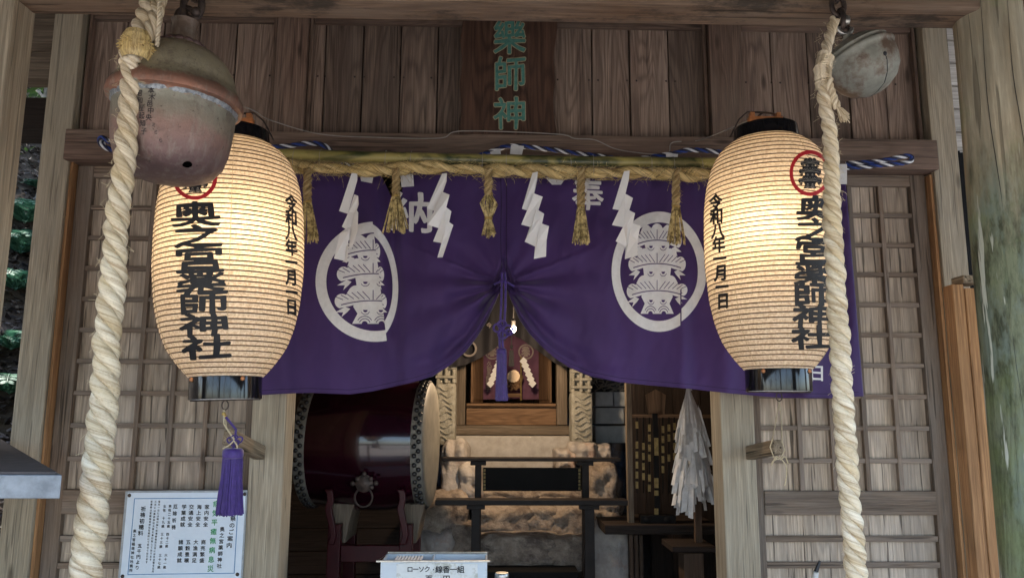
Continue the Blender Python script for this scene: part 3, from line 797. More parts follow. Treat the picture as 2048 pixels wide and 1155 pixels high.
for k_, (r_, z_) in enumerate(((.1262, .007), (.1285, .013), (.131, .018), (.127, .022))):
    for i in range(NB_):
        a = 2*PI*i/NB_; nn = mnoise.noise(Vector((math.cos(a)*9, math.sin(a)*9, k_*.7))); n3 = mnoise.noise(Vector((math.cos(a)*30, math.sin(a)*30, k_)))
        vs.append(bc+tiltM @ Vector((math.cos(a)*(r_-.0012+.003*nn+.0012*n3), math.sin(a)*(r_-.0012+.003*nn+.0012*n3), z_+(.005*nn+.002*n3 if k_ == 0 else 0))))
b.add(vs, [(k_*NB_+i, k_*NB_+(i+1) % NB_, (k_+1)*NB_+(i+1) % NB_, (k_+1)*NB_+i) for k_ in range(3) for i in range(NB_)]); b.build('solder_band', M['lead'], bell, smooth=True)
b = MB()
for k in range(14):
    a = 2*PI*k/14; b.ball(bc+tiltM @ Vector((math.cos(a)*.038, math.sin(a)*.038, .162)), .014, 8, sc=(1, 1, .6))
b.lathe([(.046, .155), (.05, .158), (.046, .162), (.03, .17), (.026, .19), (.027, .215), (.03, .222), (.001, .224)], bc, 40, M=tiltM)
b.build('petal_cap', M['bell'], bell, smooth=True)
b = MB(); b.tube([bc+tiltM @ Vector((math.cos(a)*.02, math.sin(a)*.003, .232+math.sin(a)*.023)) for a in np.linspace(0, 2*PI, 24)[:-1]], .0075, 8, closed=True)
b.build('loop', M['iron'], bell, smooth=True)
def on_lathe(prof, c, M_, rad, off):
    def fn(u, v):      # u = arc metres from the facing line, v = height
        r = np.interp(v, [p[1] for p in prof], [p[0] for p in prof])+off
        a = -PI/2+u/rad+math.atan2(-c.x, c.y)
        return c+M_ @ Vector((math.cos(a)*r, math.sin(a)*r, v))
    return fn
fl = Flat()
for i, ch in enumerate('本木邑中央ミミら'): fl.char(ch, -.048+(.0 if i < 4 else (i-4)*.008)+.003*(i % 2), .005-.0142*i, .0135 if i < 5 else .009, .0145 if i < 5 else .01, bold=.02, rough=.03, ydown=False)
for i, ch in enumerate('昭和程起知子'): fl.char(ch, -.072+(.003*i), -.002-.0155*i, .013, .0145, bold=.02, rough=.03, ydown=False)
fl.build('inscription', M['ink_soft'], bell, on_lathe(prof[:10], bc, tiltM, .126, .0007), step=.006)
b = MB(); hp = W(414, 338, 1.62); hd = (hp-bc)
ph = on_lathe(prof[:10], bc, tiltM, .126, -.0035)
b.ball(ph(.052, -.128)+Vector((0, -.0022, 0)), .0085, 12, sc=(1.25, 1, .8)); M['void'] = mott('dark_hole', (.001, .001, .001), (.002, .002, .002), 5, 1, spec=0, bmp=0)
b.build('sound_hole', M['void'], bell, smooth=True)
ch_ = empty('chain', bc+Vector((0, 0, .24)), 'rusty iron shackle and links holding the large bell under the beam', 'chain')
b = MB(); c0 = bc+tiltM @ Vector((.012, 0, .262))
for k in range(4):
    c = c0+Vector((.002*k, .003*k, .05*k))
    b.tube(chain_link(c, k % 2, .034, .02, .008), .0085, 8, closed=True)
b.ball(c0+Vector((.012, -.01, -.022)), .012, 10)
b.build('links', M['iron'], ch_, smooth=True)
b = MB(); b.tube([(bc.x, 1.62, zb+.06), (bc.x, 1.70, zb+.06)], .01, 8); b.tube([(bc.x, 1.62, zb+.06), (bc.x, 1.62, zb-.03)], .008, 8); b.build('hook', M['iron'], ch_, smooth=True)

# small bell
sc = W(1727, 132, 1.66)
tm = Matrix.Rotation(math.radians(-22), 4, 'Y') @ Matrix.Rotation(math.radians(-6), 4, 'X')
bell2 = empty('bell', sc, 'small grey green round bell with a slot, tilted by the right rope', 'bell')
p2 = [(.001, -.069), (.03, -.066), (.054, -.052), (.07, -.032), (.077, -.01), (.079, .008), (.0785, .016), (.081, .019), (.084, .023), (.084, .028), (.08, .032), (.074, .034),
      (.073, .038), (.075, .042), (.07, .047), (.058, .056), (.04, .066), (.02, .072), (.012, .074), (.011, .088), (.001, .09)]
MB().lathe(p2, sc, 64, M=tm).build('body', M['bell_green'], bell2, smooth=True)
b = MB(); b.tube([sc+tm @ Vector((math.cos(a)*.016, 0, .098+math.sin(a)*.016)) for a in np.linspace(0, 2*PI, 20)[:-1]], .005, 8, closed=True); b.build('loop', M['iron'], bell2, smooth=True)
def sph2(a, t, off=.0012):    # a = azimuth, t = height
    r = np.interp(t, [p[1] for p in p2[:8]], [p[0] for p in p2[:8]])+off
    return sc+tm @ Vector((math.cos(a)*r, math.sin(a)*r, t-off*.5))
b = MB(); b.tube([sph2(-PI/2+.12, t, -.0006) for t in np.linspace(-.022, -.069, 14)], .0015, 6); b.tube([sph2(PI/2+.12, t, -.0008) for t in np.linspace(-.069, -.05, 6)], .0015, 6)
b.ball(sph2(-PI/2+.12, -.018, -.002), .0055, 10); b.build('slot', M['ink'], bell2, smooth=True)
ch2 = empty('chain', sc+Vector((-.04, 0, .1)), 'weathered iron chain and steel shackle holding the small bell', 'chain')
b = MB(); tp = sc+tm @ Vector((0, 0, .11))
for k in range(4):
    b.tube(chain_link(tp+Vector((-.004*k, 0, .018+.036*k)), (k+1) % 2, .025, .02, .006), .0062, 8, closed=True)
b.build('links', M['iron'], ch2, smooth=True)
b = MB(); b.ball(tp+Vector((.008, -.012, .012)), .0115, 12, sc=(.8, .8, 1.1)); b.tube([tp+Vector((.02*math.cos(a)*.8+.004, -.01, -.006+.016*math.sin(a))) for a in np.linspace(PI, 2*PI, 10)], .0055, 8)
b.build('shackle', M['steel'], ch2, smooth=True)
b = MB(); b.tube([(tp.x-.012, 1.66, zb+.04), (tp.x-.012, 1.70, zb+.04)], .008, 8); b.build('hook', M['iron'], ch2, smooth=True)

# ================================================================== BELL ROPES
def spline(ctrl, n):
    P = [Vector(c) for c in ctrl]; P = [P[0]*2-P[1]]+P+[P[-1]*2-P[-2]]; out = []
    seg = len(P)-3
    for i in range(n+1):
        t = i/n*seg; k = min(int(t), seg-1); t -= k; a, b_, c, d = P[k:k+4]
        out.append(.5*((2*b_)+(-a+c)*t+(2*a-5*b_+4*c-d)*t*t+(-a+3*b_-3*c+d)*t*t*t))
    return out
def rope(mb, ctrl, rad, pitch, strands=3, per=22, n=14, hand=1, k1=.55, k2=.53, jit=0, mats=None):
    L = sum((Vector(ctrl[i+1])-Vector(ctrl[i])).length for i in range(len(ctrl)-1))
    n_ = max(8, int(L/pitch*per)); pts = spline(ctrl, n_)
    acc = [0]
    for i in range(n_): acc.append(acc[-1]+(pts[i+1]-pts[i]).length)
    rr = rad if callable(rad) else (lambda t: rad)
    ref = Vector((0, 1, 0)); fr = []
    for i in range(n_+1):
        T = (pts[min(i+1, n_)]-pts[max(i-1, 0)]).normalized()
        if abs(T.y) > .95: ref = Vector((1, 0, 0))
        A = (ref-T*ref.dot(T)).normalized(); fr.append((A, T.cross(A)))
    for s_ in range(strands):
        sp = []; rl = []
        for i in range(n_+1):
            a = hand*2*PI*acc[i]/pitch+2*PI*s_/strands; R_ = rr(i/n_)*(1+jit*mnoise.noise(Vector((acc[i]*9, s_*5, 1))))
            sp.append(pts[i]+(fr[i][0]*math.cos(a)+fr[i][1]*math.sin(a))*R_*k1); rl.append(R_*k2)
        if mats: mb.cur = mats[s_]
        mb.tube(sp, rl, n, twist=-hand*2.2*2*PI/pitch*.6)
    return pts
def fuzz(mb, pts, rad, count, ln, seed, thick=.00045):
    rg = random.Random(seed)
    for _ in range(count):
        i = rg.randrange(2, len(pts)-2); a = rg.uniform(0, 2*PI); T = (pts[i+1]-pts[i-1]).normalized()
        A = T.orthogonal().normalized(); B = T.cross(A); rd = A*math.cos(a)+B*math.sin(a)
        d = (rd*rg.uniform(.3, 1)+T*rg.uniform(-1.4, 1.4)).normalized(); L = ln*rg.uniform(.4, 1.3); p = pts[i]+rd*rad*.85
        c = Vector((rg.uniform(-1, 1), rg.uniform(-1, 1), rg.uniform(-1.5, .5)))*.5
        mb.tube([p, p+d*L*.4+c*L*.1, p+d*L*.75+c*L*.35, p+d*L+c*L*.8], thick, 3, caps=False)
YR = 1.5
rp = empty('bell_rope', W(172, 1180, YR), 'thick pale twisted rope hanging in front of the left lattice door', 'rope')
b = MB()
ctrl = [W(258, 105, YR), W(262, 150, YR), W(252, 300, YR), W(236, 420, YR), W(226, 560, YR), W(214, 700, YR), W(203, 860, YR), W(188, 1000, YR), W(174, 1120, YR), W(164, 1230, YR)]
lp = rope(b, ctrl, lambda t: .0185+.0098*t, .112, hand=-1, jit=.16)
b.build('strands', M['hemp'], rp, smooth=True)
b = MB(); up_ = [W(262, 130, YR), W(285, 60, YR+.02), W(302, 10, YR+.05), W(325, -60, YR+.1)]
rope(b, up_, .0225, .1, hand=-1, jit=.08); rope(b, [W(280, 100, YR-.01), W(306, 50, YR+.01), W(318, 5, YR+.04), W(335, -60, YR+.08)], .014, .1, hand=-1)
b.build('upper_loop', M['hemp'], rp, smooth=True)
b = MB(); kc = W(273, 92, YR-.01); rg = random.Random(4)
for i in range(420):
    a = rg.uniform(0, 2*PI); t = rg.uniform(-.9, 1); d = Vector((math.cos(a)*math.sqrt(1-t*t), math.sin(a)*math.sqrt(1-t*t), t*.6))
    p = kc+d*.019; L = rg.uniform(.008, .02); b.tube([p, p+d*L*.6, p+d*L+Vector((0, 0, -.003))], .0012, 4)
b.lathe([(.024, -.03), (.029, -.018), (.03, 0), (.028, .018), (.022, .03)], kc, 20)
b.build('frayed_knot', M['straw'], rp)
b = MB(); fuzz(b, lp, .0262, 420, .013, 1, .00035); b.build('loose_fibres', M['twine'], rp)
b = MB(); rope(b, [W(317, -20, YR+.02), W(319, 30, YR), W(314, 92, YR)], .0045, .03, n=8); b.build('thin_cord', M['hemp'], rp, smooth=True)

rp2 = empty('bell_rope', W(1714, 1180, YR), 'slimmer twisted rope hanging over the edge of the right lantern', 'rope')
b = MB()
ctrl = [W(1668, 40, YR+.06), W(1650, 110, YR+.03), W(1646, 180, YR), W(1657, 250, YR), W(1663, 330, YR), W(1664, 420, YR), W(1671, 560, YR), W(1680, 700, YR), W(1689, 850, YR), W(1700, 1000, YR), W(1711, 1120, YR), W(1718, 1230, YR)]
lp = rope(b, ctrl, lambda t: .0115+.0078*min(1, max(0, (t-.1)/.5)), .09, hand=-1, jit=.14)
b.build('strands', M['hemp'], rp2, smooth=True)
b = MB(); seg = [W(1649, 118, YR), W(1646, 150, YR), W(1648, 170, YR)]
b2 = spline([W(1650, 115, YR+.01), W(1646, 145, YR), W(1648, 172, YR)], 40)
b.tube([p+Vector((math.cos(i*1.9)*.001, 0, 0)) for i, p in enumerate(b2)], [.0165+.0025*(i % 3 == 0) for i in range(41)], 14); b.build('whipping', M['hemp'], rp2, smooth=True)
b = MB(); rg = random.Random(9); e0 = W(1668, 205, YR-.01); e1 = W(1690, 240, YR-.01)
rope(b, [W(1655, 160, YR-.012), W(1667, 195, YR-.012), W(1675, 215, YR-.01)], .008, .04, n=8)
for i in range(60):
    p = W(1672, 212, YR-.01); q = W(1688+rg.uniform(-10, 12), 236+rg.uniform(-8, 10), YR-.01+rg.uniform(-.01, .01)); b.tube([p, p.lerp(q, .5)+Vector((0, 0, .004)), q], .0011, 4)
b.build('frayed_end', M['hemp'], rp2, smooth=True)
b = MB(); fuzz(b, lp, .0185, 360, .011, 2, .0003); b.build('loose_fibres', M['twine'], rp2)

# ================================================================== PAPER LANTERNS
LP = [(0, .49), (.03, .58), (.06, .66), (.12, .79), (.2, .885), (.3, .955), (.45, 1), (.58, 1), (.7, .985), (.8, .94), (.88, .865), (.94, .765), (.975, .66), (1, .53)]
def lantern(pxc, pyt, pyb, Y, hw, main_a, date_a, crest_y, label, sd_, text_y):
    cb = W(pxc, (pyt+pyb)/2, Y); zt = Z(pxc+6*sd_, pyt, Y); zb_ = Z(pxc-6*sd_, pyb, Y); H = zt-zb_; Rm = hw*Y/1536*1.0
    cx = cb.x; base = Vector((cx, Y, zb_))
    L = empty('paper_lantern', base, label, 'lantern', 'paper lanterns either side of the doorway')
    ts = [p[0] for p in LP]; rs_ = [p[1] for p in LP]
    # smooth the profile
    tt = np.linspace(0, 1, 401); rr = np.interp(tt, ts, rs_); ker = np.hanning(31); ker /= ker.sum(); rp_ = np.pad(rr, 15, mode='reflect', reflect_type='odd'); rr = np.convolve(rp_, ker, 'valid')
    NR = 49
    def R(t): return Rm*float(np.interp(t, tt, rr))
    rg = random.Random(int(pxc)); tr_ = [(i+.5)/NR+rg.uniform(-.0016, .0016) for i in range(NR)]
    def sc_(t):
        k = min(range(NR), key=lambda i: abs(tr_[i]-t)); d = abs(tr_[k]-t)*NR*2; return .0016*min(1, d)**.6
    prof = []
    for i in range(NR*5+1): t = i/(NR*5); prof.append((R(t)+sc_(t)-.0016, t*H))
    b = MB(); b.lathe(prof, base, 120); body = b.build('paper_body', M['lpaper'], L, smooth=80)
    rb = MB()
    for t in tr_:
        ph = rg.uniform(0, 6); tl = rg.uniform(-.0012, .0012)
        rb.tube([base+Vector((math.cos(a)*(R(t)-.0006), math.sin(a)*(R(t)-.0006), t*H+tl*math.cos(a+ph))) for a in np.linspace(0, 2*PI, 91)[:-1]], .0017, 5, closed=True)
    rb.build('ribs', M['rib'], body)
    sm = MB()
    for a in (-1.25, -2.5, -.35, .5, 1.5, 2.5):
        sm.tube([base+Vector((math.cos(a)*(R(t)+.0007), math.sin(a)*(R(t)+.0007), t*H)) for t in np.linspace(.01, .99, 60)], .0008, 4)
    sm.build('seams', M['twine'], body)
    def fn(off):
        def g(px, py):                     # where the line of sight meets the paper
            d = W(px, py, 1)-EYE; t = .5
            for _ in range(8):
                r = R(max(0, min(1, t)))+off; A = d.x*d.x+d.y*d.y; B = -2*(d.x*cx+d.y*Y); Cc = cx*cx+Y*Y-r*r; D = max(0, B*B-4*A*Cc)
                k_ = (-B-math.sqrt(D))/(2*A); t = t*.3+.7*(EYE.z+d.z*k_-base.z)/H
            return EYE+d*k_
        return g
    hh = pyb-pyt
    fl = Flat(); x0, x1, y0, y1, wd = main_a
    for i, ch in enumerate('奥之宮薬師神社'): fl.char(ch, x0+(x1-x0)*i/6, y0+(y1-y0)*i/6, wd, 50, bold=.024, by=.036, rough=.05, shear=.03)
    fl.build('name_characters', M['ink'], body, fn(.0016), step=(6, 3))
    fl = Flat(); x0, x1, y0, y1, wd = date_a
    for i, ch in enumerate('令和八年一月一日'): fl.char(ch, x0+(x1-x0)*i/7, y0+(y1-y0)*i/7, wd, 34, bold=.04, rough=.03, shear=-.1*sd_)
    fl.build('date_characters', M['ink'], body, fn(.0016), step=(3, 3))
    cx0, cy0, crx = crest_y; g = fn(.0016); g2 = fn(.0036)
    q = lambda gg: (lambda x, y: gg(cx0+x*crx, cy0+y*46-.0*x))
    Flat().ring(0, 0, .83, 1, 64).build('crest_ring', M['red'], body, q(g), step=.1)
    lt, dk = Flat(), Flat(); pine(lt, dk, 0.04, 0.04, .9)
    lt.build('crest_pine', M['ink'], body, q(g), step=.1); dk.build('crest_lines', M['lpaper'], body, q(g2), step=.2)
    # rims
    r1 = Rm*.475; hr = 43*Y/1536
    q = MB(); q.lathe([(r1*.93, .012), (r1*.985, .006), (r1, 0), (r1, -hr), (r1*.985, -hr), (r1*.985, .0), (r1*.93, .008)], base, 64); q.build('lower_rim', M['lacquer'], L, smooth=True)
    q = MB(); q.lathe([(r1*.975, -hr+.001), (r1*.97, -.002), (r1*.001, -.002)], base, 64); q.build('rim_lining', M['paper'], L, smooth=True)
    q = MB(); q.lathe([(r1*1.06, H-.012), (r1*1.06, H), (r1*1.0, H+hr*.72), (r1*.97, H+hr*.72), (r1*1.03, H), (r1*1.0, H-.01)], base, 64); q.build('upper_rim', M['lacquer'], L, smooth=True)
    for a in (-2.35, -.8, .7, 2.3):
        q = MB(); q.ball(base+Vector((math.cos(a)*r1*1.01, math.sin(a)*r1*1.01, -.008)), .0062, 10)
        q.build('rivet', M['copper'], L, smooth=True)
    q = MB(); hz = H+hr*.4
    q.tube([base+Vector((math.cos(a)*r1*1.13*sd_*-1, .02, hz+math.sin(a)*.085*(1 if math.sin(a) > 0 else .3))) for a in np.linspace(-.1, PI*.5, 16)]+[base+Vector((sd_*.05, .02, hz+.086)), base+Vector((sd_*r1*.8, .02, hz+.06)), base+Vector((sd_*r1*1.12, .02, hz))], .006, 8, squash=.4)
    q.build('handle', M['iron'], L, smooth=True)
    q = MB(); q.box(cx-.05, cx-.035, Y-.01, Y+.01, base.z+H+.02, base.z+hz+.075, M=None); q.box(cx+.035, cx+.05, Y-.01, Y+.01, base.z+H+.02, base.z+hz+.075)
    q.box(cx-.055, cx+.055, Y-.012, Y+.012, base.z+hz+.045, base.z+hz+.06); q.box(cx-r1*.9, cx+r1*.9, Y-.008, Y+.008, base.z+H+.012, base.z+H+.026)
    q.build('socket_frame', M['copper'], L, bevel=.002)
    q = MB(); q.tube([base+Vector((0, .02, hz+.085)), base+Vector((0, .1, hz+.09)), (cx, YW-.02, base.z+hz+.03)], .004, 6)
    q.tube([(cx, YW-.02, base.z+hz+.03), (cx, YW+.03, base.z+hz+.03)], .004, 6); q.build('hook', M['iron'], L, smooth=True)
    # hanging eye under the rim, and the lit lamp inside
    q = MB(); q.box(cx-r1, cx+r1, Y-.003, Y+.003, base.z-hr-.004, base.z-hr); q.tube([base+Vector((math.cos(a)*.009, 0, -hr-.016+math.sin(a)*.013)) for a in np.linspace(0, 2*PI, 14)[:-1]], .0018, 6, closed=True)
    q.build('hanging_eye', M['iron'], L)
    li = bpy.data.lights.new('lantern_lamp', 'POINT'); li.energy = LANTERN_W; li.color = (1, .72, .42); li.shadow_soft_size = .035
    lo = bpy.data.objects.new('lantern_lamp', li); C.objects.link(lo); lo.parent = L; lo.location = ((.035 if sd_ > 0 else -.04), -.08, H*.57)
    return L, base, hr
M['rib'] = mott('bamboo_rib', (.07, .04, .02), (.12, .07, .035), 60, .7, bmp=0)
Ll, lb, lhr = lantern(457, 292, 754, 2.2, 144, (389, 404, 427, 693, 104), (582, 577, 409, 617, 25), (390, 353, 45), 'lit paper lantern behind the large bell, left of the purple curtain', 1, None)
Lr, rb_, rhr = lantern(1544, 286, 739, 2.34, 135, (1632, 1624, 416, 674, 84), (1431, 1446, 404, 601, 27), (1620, 346, 41), 'lit paper lantern behind the slimmer rope, right of the purple curtain', -1, None)
Ll.rotation_euler.y = -.028; Ll.location.x += .014; lb = lb+Vector((.014, 0, 0))
# purple tassel on the left lantern, twine loop on the right one
def strip_tassel(name, c, top_r, bot_r, z0, z1, n, mat, parent, seed, flat=.7):
    rg = random.Random(seed); b = MB()
    for i in range(n):
        a = rg.uniform(0, 2*PI); q = math.sqrt(rg.uniform(.1, 1)); e = rg.uniform(-.006, .006)
        p = [Vector((c[0]+math.cos(a)*q*(top_r+(bot_r-top_r)*t**1.5)+.001*math.sin(t*9+a*5), c[1]+math.sin(a)*q*flat*(top_r+(bot_r-top_r)*t**1.5), z0+(z1-z0+e)*t)) for t in (0, .2, .45, .7, .9, 1)]
        p[-1] += Vector((rg.uniform(-.003, .003), 0, 0)); b.tube(p, .0016, 5)
    return b.build(name, mat, parent)
tc = W(466, 905, 2.2)
T = empty('tassel', (tc.x, 2.2, Z(466, 1030, 2.2)), 'purple silk tassel hanging under the left lantern above the white notice', 'tassel')
strip_tassel('fringe', (tc.x, 2.2), .026, .037, Z(466, 905, 2.2), Z(466, 1026, 2.2), 420, M['purple_silk'], T, 1)
b = MB(); b.lathe([(.001, .006), (.022, .006), (.028, .0), (.0285, -.012), (.027, -.02), (.02, -.022)], (tc.x, 2.2, Z(466, 900, 2.2)), 30); b.build('head', M['purple_silk'], T, smooth=True)
b = MB(); kz = Z(470, 880, 2.2); kx = X(470, 880, 2.2)
for (ox, oz, r_) in ((-.012, 0, .008), (.014, .002, .008), (0, .008, .007), (-.004, -.008, .007), (.006, -.006, .007)):
    b.tube([Vector((kx+ox+math.cos(a)*r_, 2.195+.004*math.sin(a*2), kz+oz+math.sin(a)*r_)) for a in np.linspace(0, 2*PI, 16)[:-1]], .0024, 6, closed=True)
b.tube([(kx, 2.2, kz), (kx+.001, 2.2, kz+.03), (lb.x+.001, 2.2, kz+.07)], .0035, 6)
b.tube([(kx, 2.2, kz), (tc.x, 2.2, Z(466, 897, 2.2))], .004, 6)
b.build('knotted_cord', M['purple_silk'], T, smooth=True)
b = MB(); ez = lb.z-lhr-.028
b.tube([(lb.x, 2.2, ez), (lb.x+.004, 2.193, ez-.04), (kx+.001, 2.192, kz)], .002, 5); b.tube([(lb.x, 2.2, ez), (lb.x+.008, 2.205, ez-.05), (kx+.003, 2.192, kz)], .002, 5)
for s_ in (-1, 1): b.tube([(kx, 2.19, kz), (kx+s_*.01, 2.187, kz-.012), (kx+s_*.02-.008, 2.187, kz-.022)], .002, 5)
b.build('twine', M['twine'], T)
b = MB(); b.ball((lb.x, 2.2, ez-.012), .006, 10); b.ball((lb.x+.004, 2.2, ez-.018), .005, 10); b.build('brass_clasp', M['brass'], T)
b = MB(); ez = rb_.z-rhr-.028; g = lambda px, py: W(px, py, 2.7)
e = Vector((rb_.x, 2.34, ez))
b.tube([e, e.lerp(g(1545, 885), .5), g(1545, 878)], .0018, 5); b.tube([e, e.lerp(g(1564, 885), .5)+Vector((.003, 0, 0)), g(1564, 882)], .0018, 5)
b.tube([g(1545, 878), g(1540, 893)+Vector((0, .0, 0)), g(1548, 914), g(1557, 918)], .002, 5); b.tube([g(1564, 882), g(1570, 900), g(1562, 914), g(1557, 918)], .002, 5)
for P in ([(1557, 918), (1548, 912), (1541, 925)], [(1557, 918), (1566, 912), (1572, 925)], [(1560, 918), (1568, 930), (1569, 950), (1565, 970)], [(1550, 916), (1541, 922), (1540, 930)]):
    b.tube(spline([g(*p)+Vector((0, -.02, 0)) for p in P], 12), .0023, 5)
tag(b.build('twine_loop', M['twine']), 'loop of pale twine tying the right lantern to a wooden peg', 'twine')

exec_parts2 = True
# ================================================================== BAMBOO, STRAW ROPE, CORDS
b = MB(); YB = 2.72; p0, p1 = W(533, 308, YB), W(1438, 326, YB); pts = []; rr = []
nodes = [.175, .49, .56, .86] ; nodes = [(707-533)/905, (965-533)/905, (1180-533)/905, (1370-533)/905]
for i in range(181):
    t = i/180; d = min(abs(t-q) for q in nodes)*1.6
    pts.append(p0.lerp(p1, t)+Vector((0, 0, -.006*math.sin(PI*t)))); rr.append(.0215-.0012*t+(.0028*math.exp(-(d/.004)**2))-.0012*math.exp(-((d-.008)/.003)**2))
b.tube(pts, rr, 24)
tag(b.build('bamboo_pole', M['bamboo'], smooth=True), 'green and yellow bamboo pole lying level above the straw rope', 'bamboo pole')
shm = empty('straw_rope', W(1000, 345, 2.70), 'twisted golden straw rope strung under the bamboo pole', 'straw rope')
b = MB(); cy = [(560, 326), (600, 334), (660, 337), (760, 340), (850, 334), (960, 340), (1060, 342), (1180, 346), (1300, 346), (1380, 349), (1440, 347)]
lp = rope(b, [W(x, y, 2.70) for x, y in cy], lambda t: .022+.003*math.sin(t*23)+.002*math.sin(t*51), .24, strands=2, per=30, n=16, hand=1, k1=.5, k2=.62, jit=.12)
b.build('twisted_straw', M['straw'], shm, smooth=True)
b = MB(); fuzz(b, lp, .024, 420, .03, 6, .0006); rg = random.Random(12)
for k in range(500):      # stalks lying along the twist
    i = rg.randrange(3, len(lp)-8); a = rg.uniform(0, 2*PI); pp = []
    for j in range(6):
        aa = a+j*.33; pp.append(lp[min(i+j, len(lp)-1)]+Vector((0, math.sin(aa)*.0262, math.cos(aa)*.0262)))
    b.tube(pp, .0008, 3)
b.build('loose_straw', M['straw_stalk'], shm)
b = MB()
for px in (591, 643, 773, 823, 965, 1012, 1140, 1185, 1300, 1345, 1400):
    y = 311+(px-533)*.02; q = W(px, y, YB)
    b.tube([(q.x+random.uniform(-.001, .001), YB-.005+math.cos(a)*.032, q.z-.022+math.sin(a)*.047) for a in np.linspace(0, 2*PI, 26)[:-1]], .0009, 5, closed=True)
tag(b.build('binding_wire', M['wire']), 'thin wires binding the straw rope to the bamboo pole', 'wire')
# straw tassels
def straw_tassel(px, tie_y, bot_y, spread, label, seed, waist=None, lean=0):
    rg = random.Random(seed); Y = 2.68; top = W(px, 344, Y)
    T = empty('straw_tassel', W(px, bot_y, Y), label, 'straw tassel', 'straw tassels hanging from the straw rope')
    b = MB(); tie = W(px+lean, tie_y, Y)
    rope(b, [W(px, 338, Y), W(px+lean*.5, (344+tie_y)/2, Y), tie], .015, .075, strands=3, per=20, n=8, hand=1, jit=.3); fuzz(b, spline([top, tie], 12), .015, 60, .014, seed, .0006)
    b.build('braid', M['straw_dark'], T, smooth=True)
    c = MB(); k = 5.2e-4*Y/2.7
    for i in range(40):
        a = rg.uniform(0, 2*PI); q = math.sqrt(rg.random()); s1 = Vector((math.cos(a)*q*.012, math.sin(a)*q*.01, 0))
        s2 = Vector((math.cos(a)*q*spread, math.sin(a)*q*spread*.45, 0)); L = tie_y+(bot_y-tie_y)*rg.uniform(.86, 1.03)
        e = W(px+lean, L, Y); p = [tie+s1+Vector((0, 0, .006))]
        if waist:
            wz = W(px+lean, waist, Y); p.append(tie.lerp(wz, .35)+s1*1.8+s2*.5); p.append(wz+s1*.9)
        else: p.append(tie.lerp(e, .5)+s1*.4+s2*.55)
        p.append(e+s2); c.tube(p, rg.uniform(.0016, .0028), 5)
    c.build('brush', M['straw_stalk'], T)
    d = MB(); tz = W(px+lean, waist, Y) if waist else tie
    for j in range(3): d.tube([tz+Vector((math.cos(a)*.0135, math.sin(a)*.0125, -.003+.003*j)) for a in np.linspace(0, 2*PI, 18)[:-1]], .0013, 5, closed=True)
    d.build('tie', M['brass'], T)
M['straw_dark'] = rope_mat('braided_straw', (.4, .28, .12), (.62, .48, .24), (.1, .06, .025), .3, .7, 300)
straw_tassel(615, 404, 484, .042, 'straw tassel closest to the left lantern', 1)
straw_tassel(792, 392, 466, .048, 'straw tassel with wide brush in front of the curtain character left of centre', 2)
straw_tassel(977, 392, 474, .028, 'straw tassel tied with gold at its waist, beside the curtain centre seam', 3, waist=437)
straw_tassel(1162, 412, 488, .036, 'slim straw tassel hanging over the curtain character right of centre', 4)
straw_tassel(1352, 413, 488, .036, 'straw tassel overlapping the top of the right curtain crest', 5)
# zigzag paper streamers
SH = [[(0, 0), (25, 0), (24, 38), (37, 228-30), (-72, 180)], ]
def shide(px, label, seed, kind=0):
    Y = 2.665; T = MB(); rg = random.Random(seed)
    segs = [[(-14, 0), (11, 0), (10, 42), (-42, 192), (-86, 178)], [(-9, 98), (26, 118), (-19, 277), (-81, 263), (-48, 190)],
            [(6, 172), (34, 192), (2, 354), (-57, 338), (-30, 275)], [(18, 243), (43, 258), (-9, 420), (-36, 418), (-14, 352)]]
    s_ = .407
    if kind == 1:
        segs = [[(-14, 0), (12, 0), (12, 30), (-30, 205), (-73, 192)], [(0, 108), (22, 120), (24, 160), (6, 195), (10, 250), (-40, 280), (-58, 270), (-30, 195)],
                [(8, 180), (22, 200), (20, 290), (-10, 372), (-26, 368), (-22, 280)], [(-40, 270), (-22, 285), (-45, 432), (-98, 425), (-70, 300)], [(-36, 365), (-24, 368), (-36, 443), (-50, 438)]]
    if kind == 2:
        segs = [[(-12, 0), (14, 0), (10, 45), (-22, 188), (-64, 178)], [(-5, 108), (38, 122), (-12, 276), (-68, 258), (-34, 185)], [(6, 182), (46, 200), (10, 370), (-50, 338), (-16, 270)], [(30, 250), (68, 268), (58, 330), (55, 412), (-6, 428), (2, 350)]]
    dy = 0
    for i, g in enumerate(segs):
        ys = Y-.004*i; pts = []
        for x, y in g:
            q = W(px+x*s_, 344+y*s_, ys); q.y += .012*math.sin(x*.05+i+seed)+.008*math.sin(y*.03+seed); pts.append(q)
        n = len(pts); T.add(pts+[p+Vector((0, .0009, 0)) for p in pts], [tuple(range(n)), tuple(range(2*n-1, n-1, -1))]+[(k, (k+1) % n, (k+1) % n+n, k+n) for k in range(n)])
    q = W(px, 338, Y); 
    tag(T.build('paper_streamer', M['paper']), label, 'paper streamer', 'zigzag paper streamers on the straw rope')
shide(708, 'crumpled zigzag paper streamer hanging over the left curtain crest', 1, 1)
shide(889, 'zigzag paper streamer between the curtain character and the gold tied straw tassel', 2, 0)
shide(1070, 'zigzag paper streamer just right of the curtain centre seam', 3, 2)
shide(1252, 'zigzag paper streamer at the upper left of the right curtain crest', 4, 2)
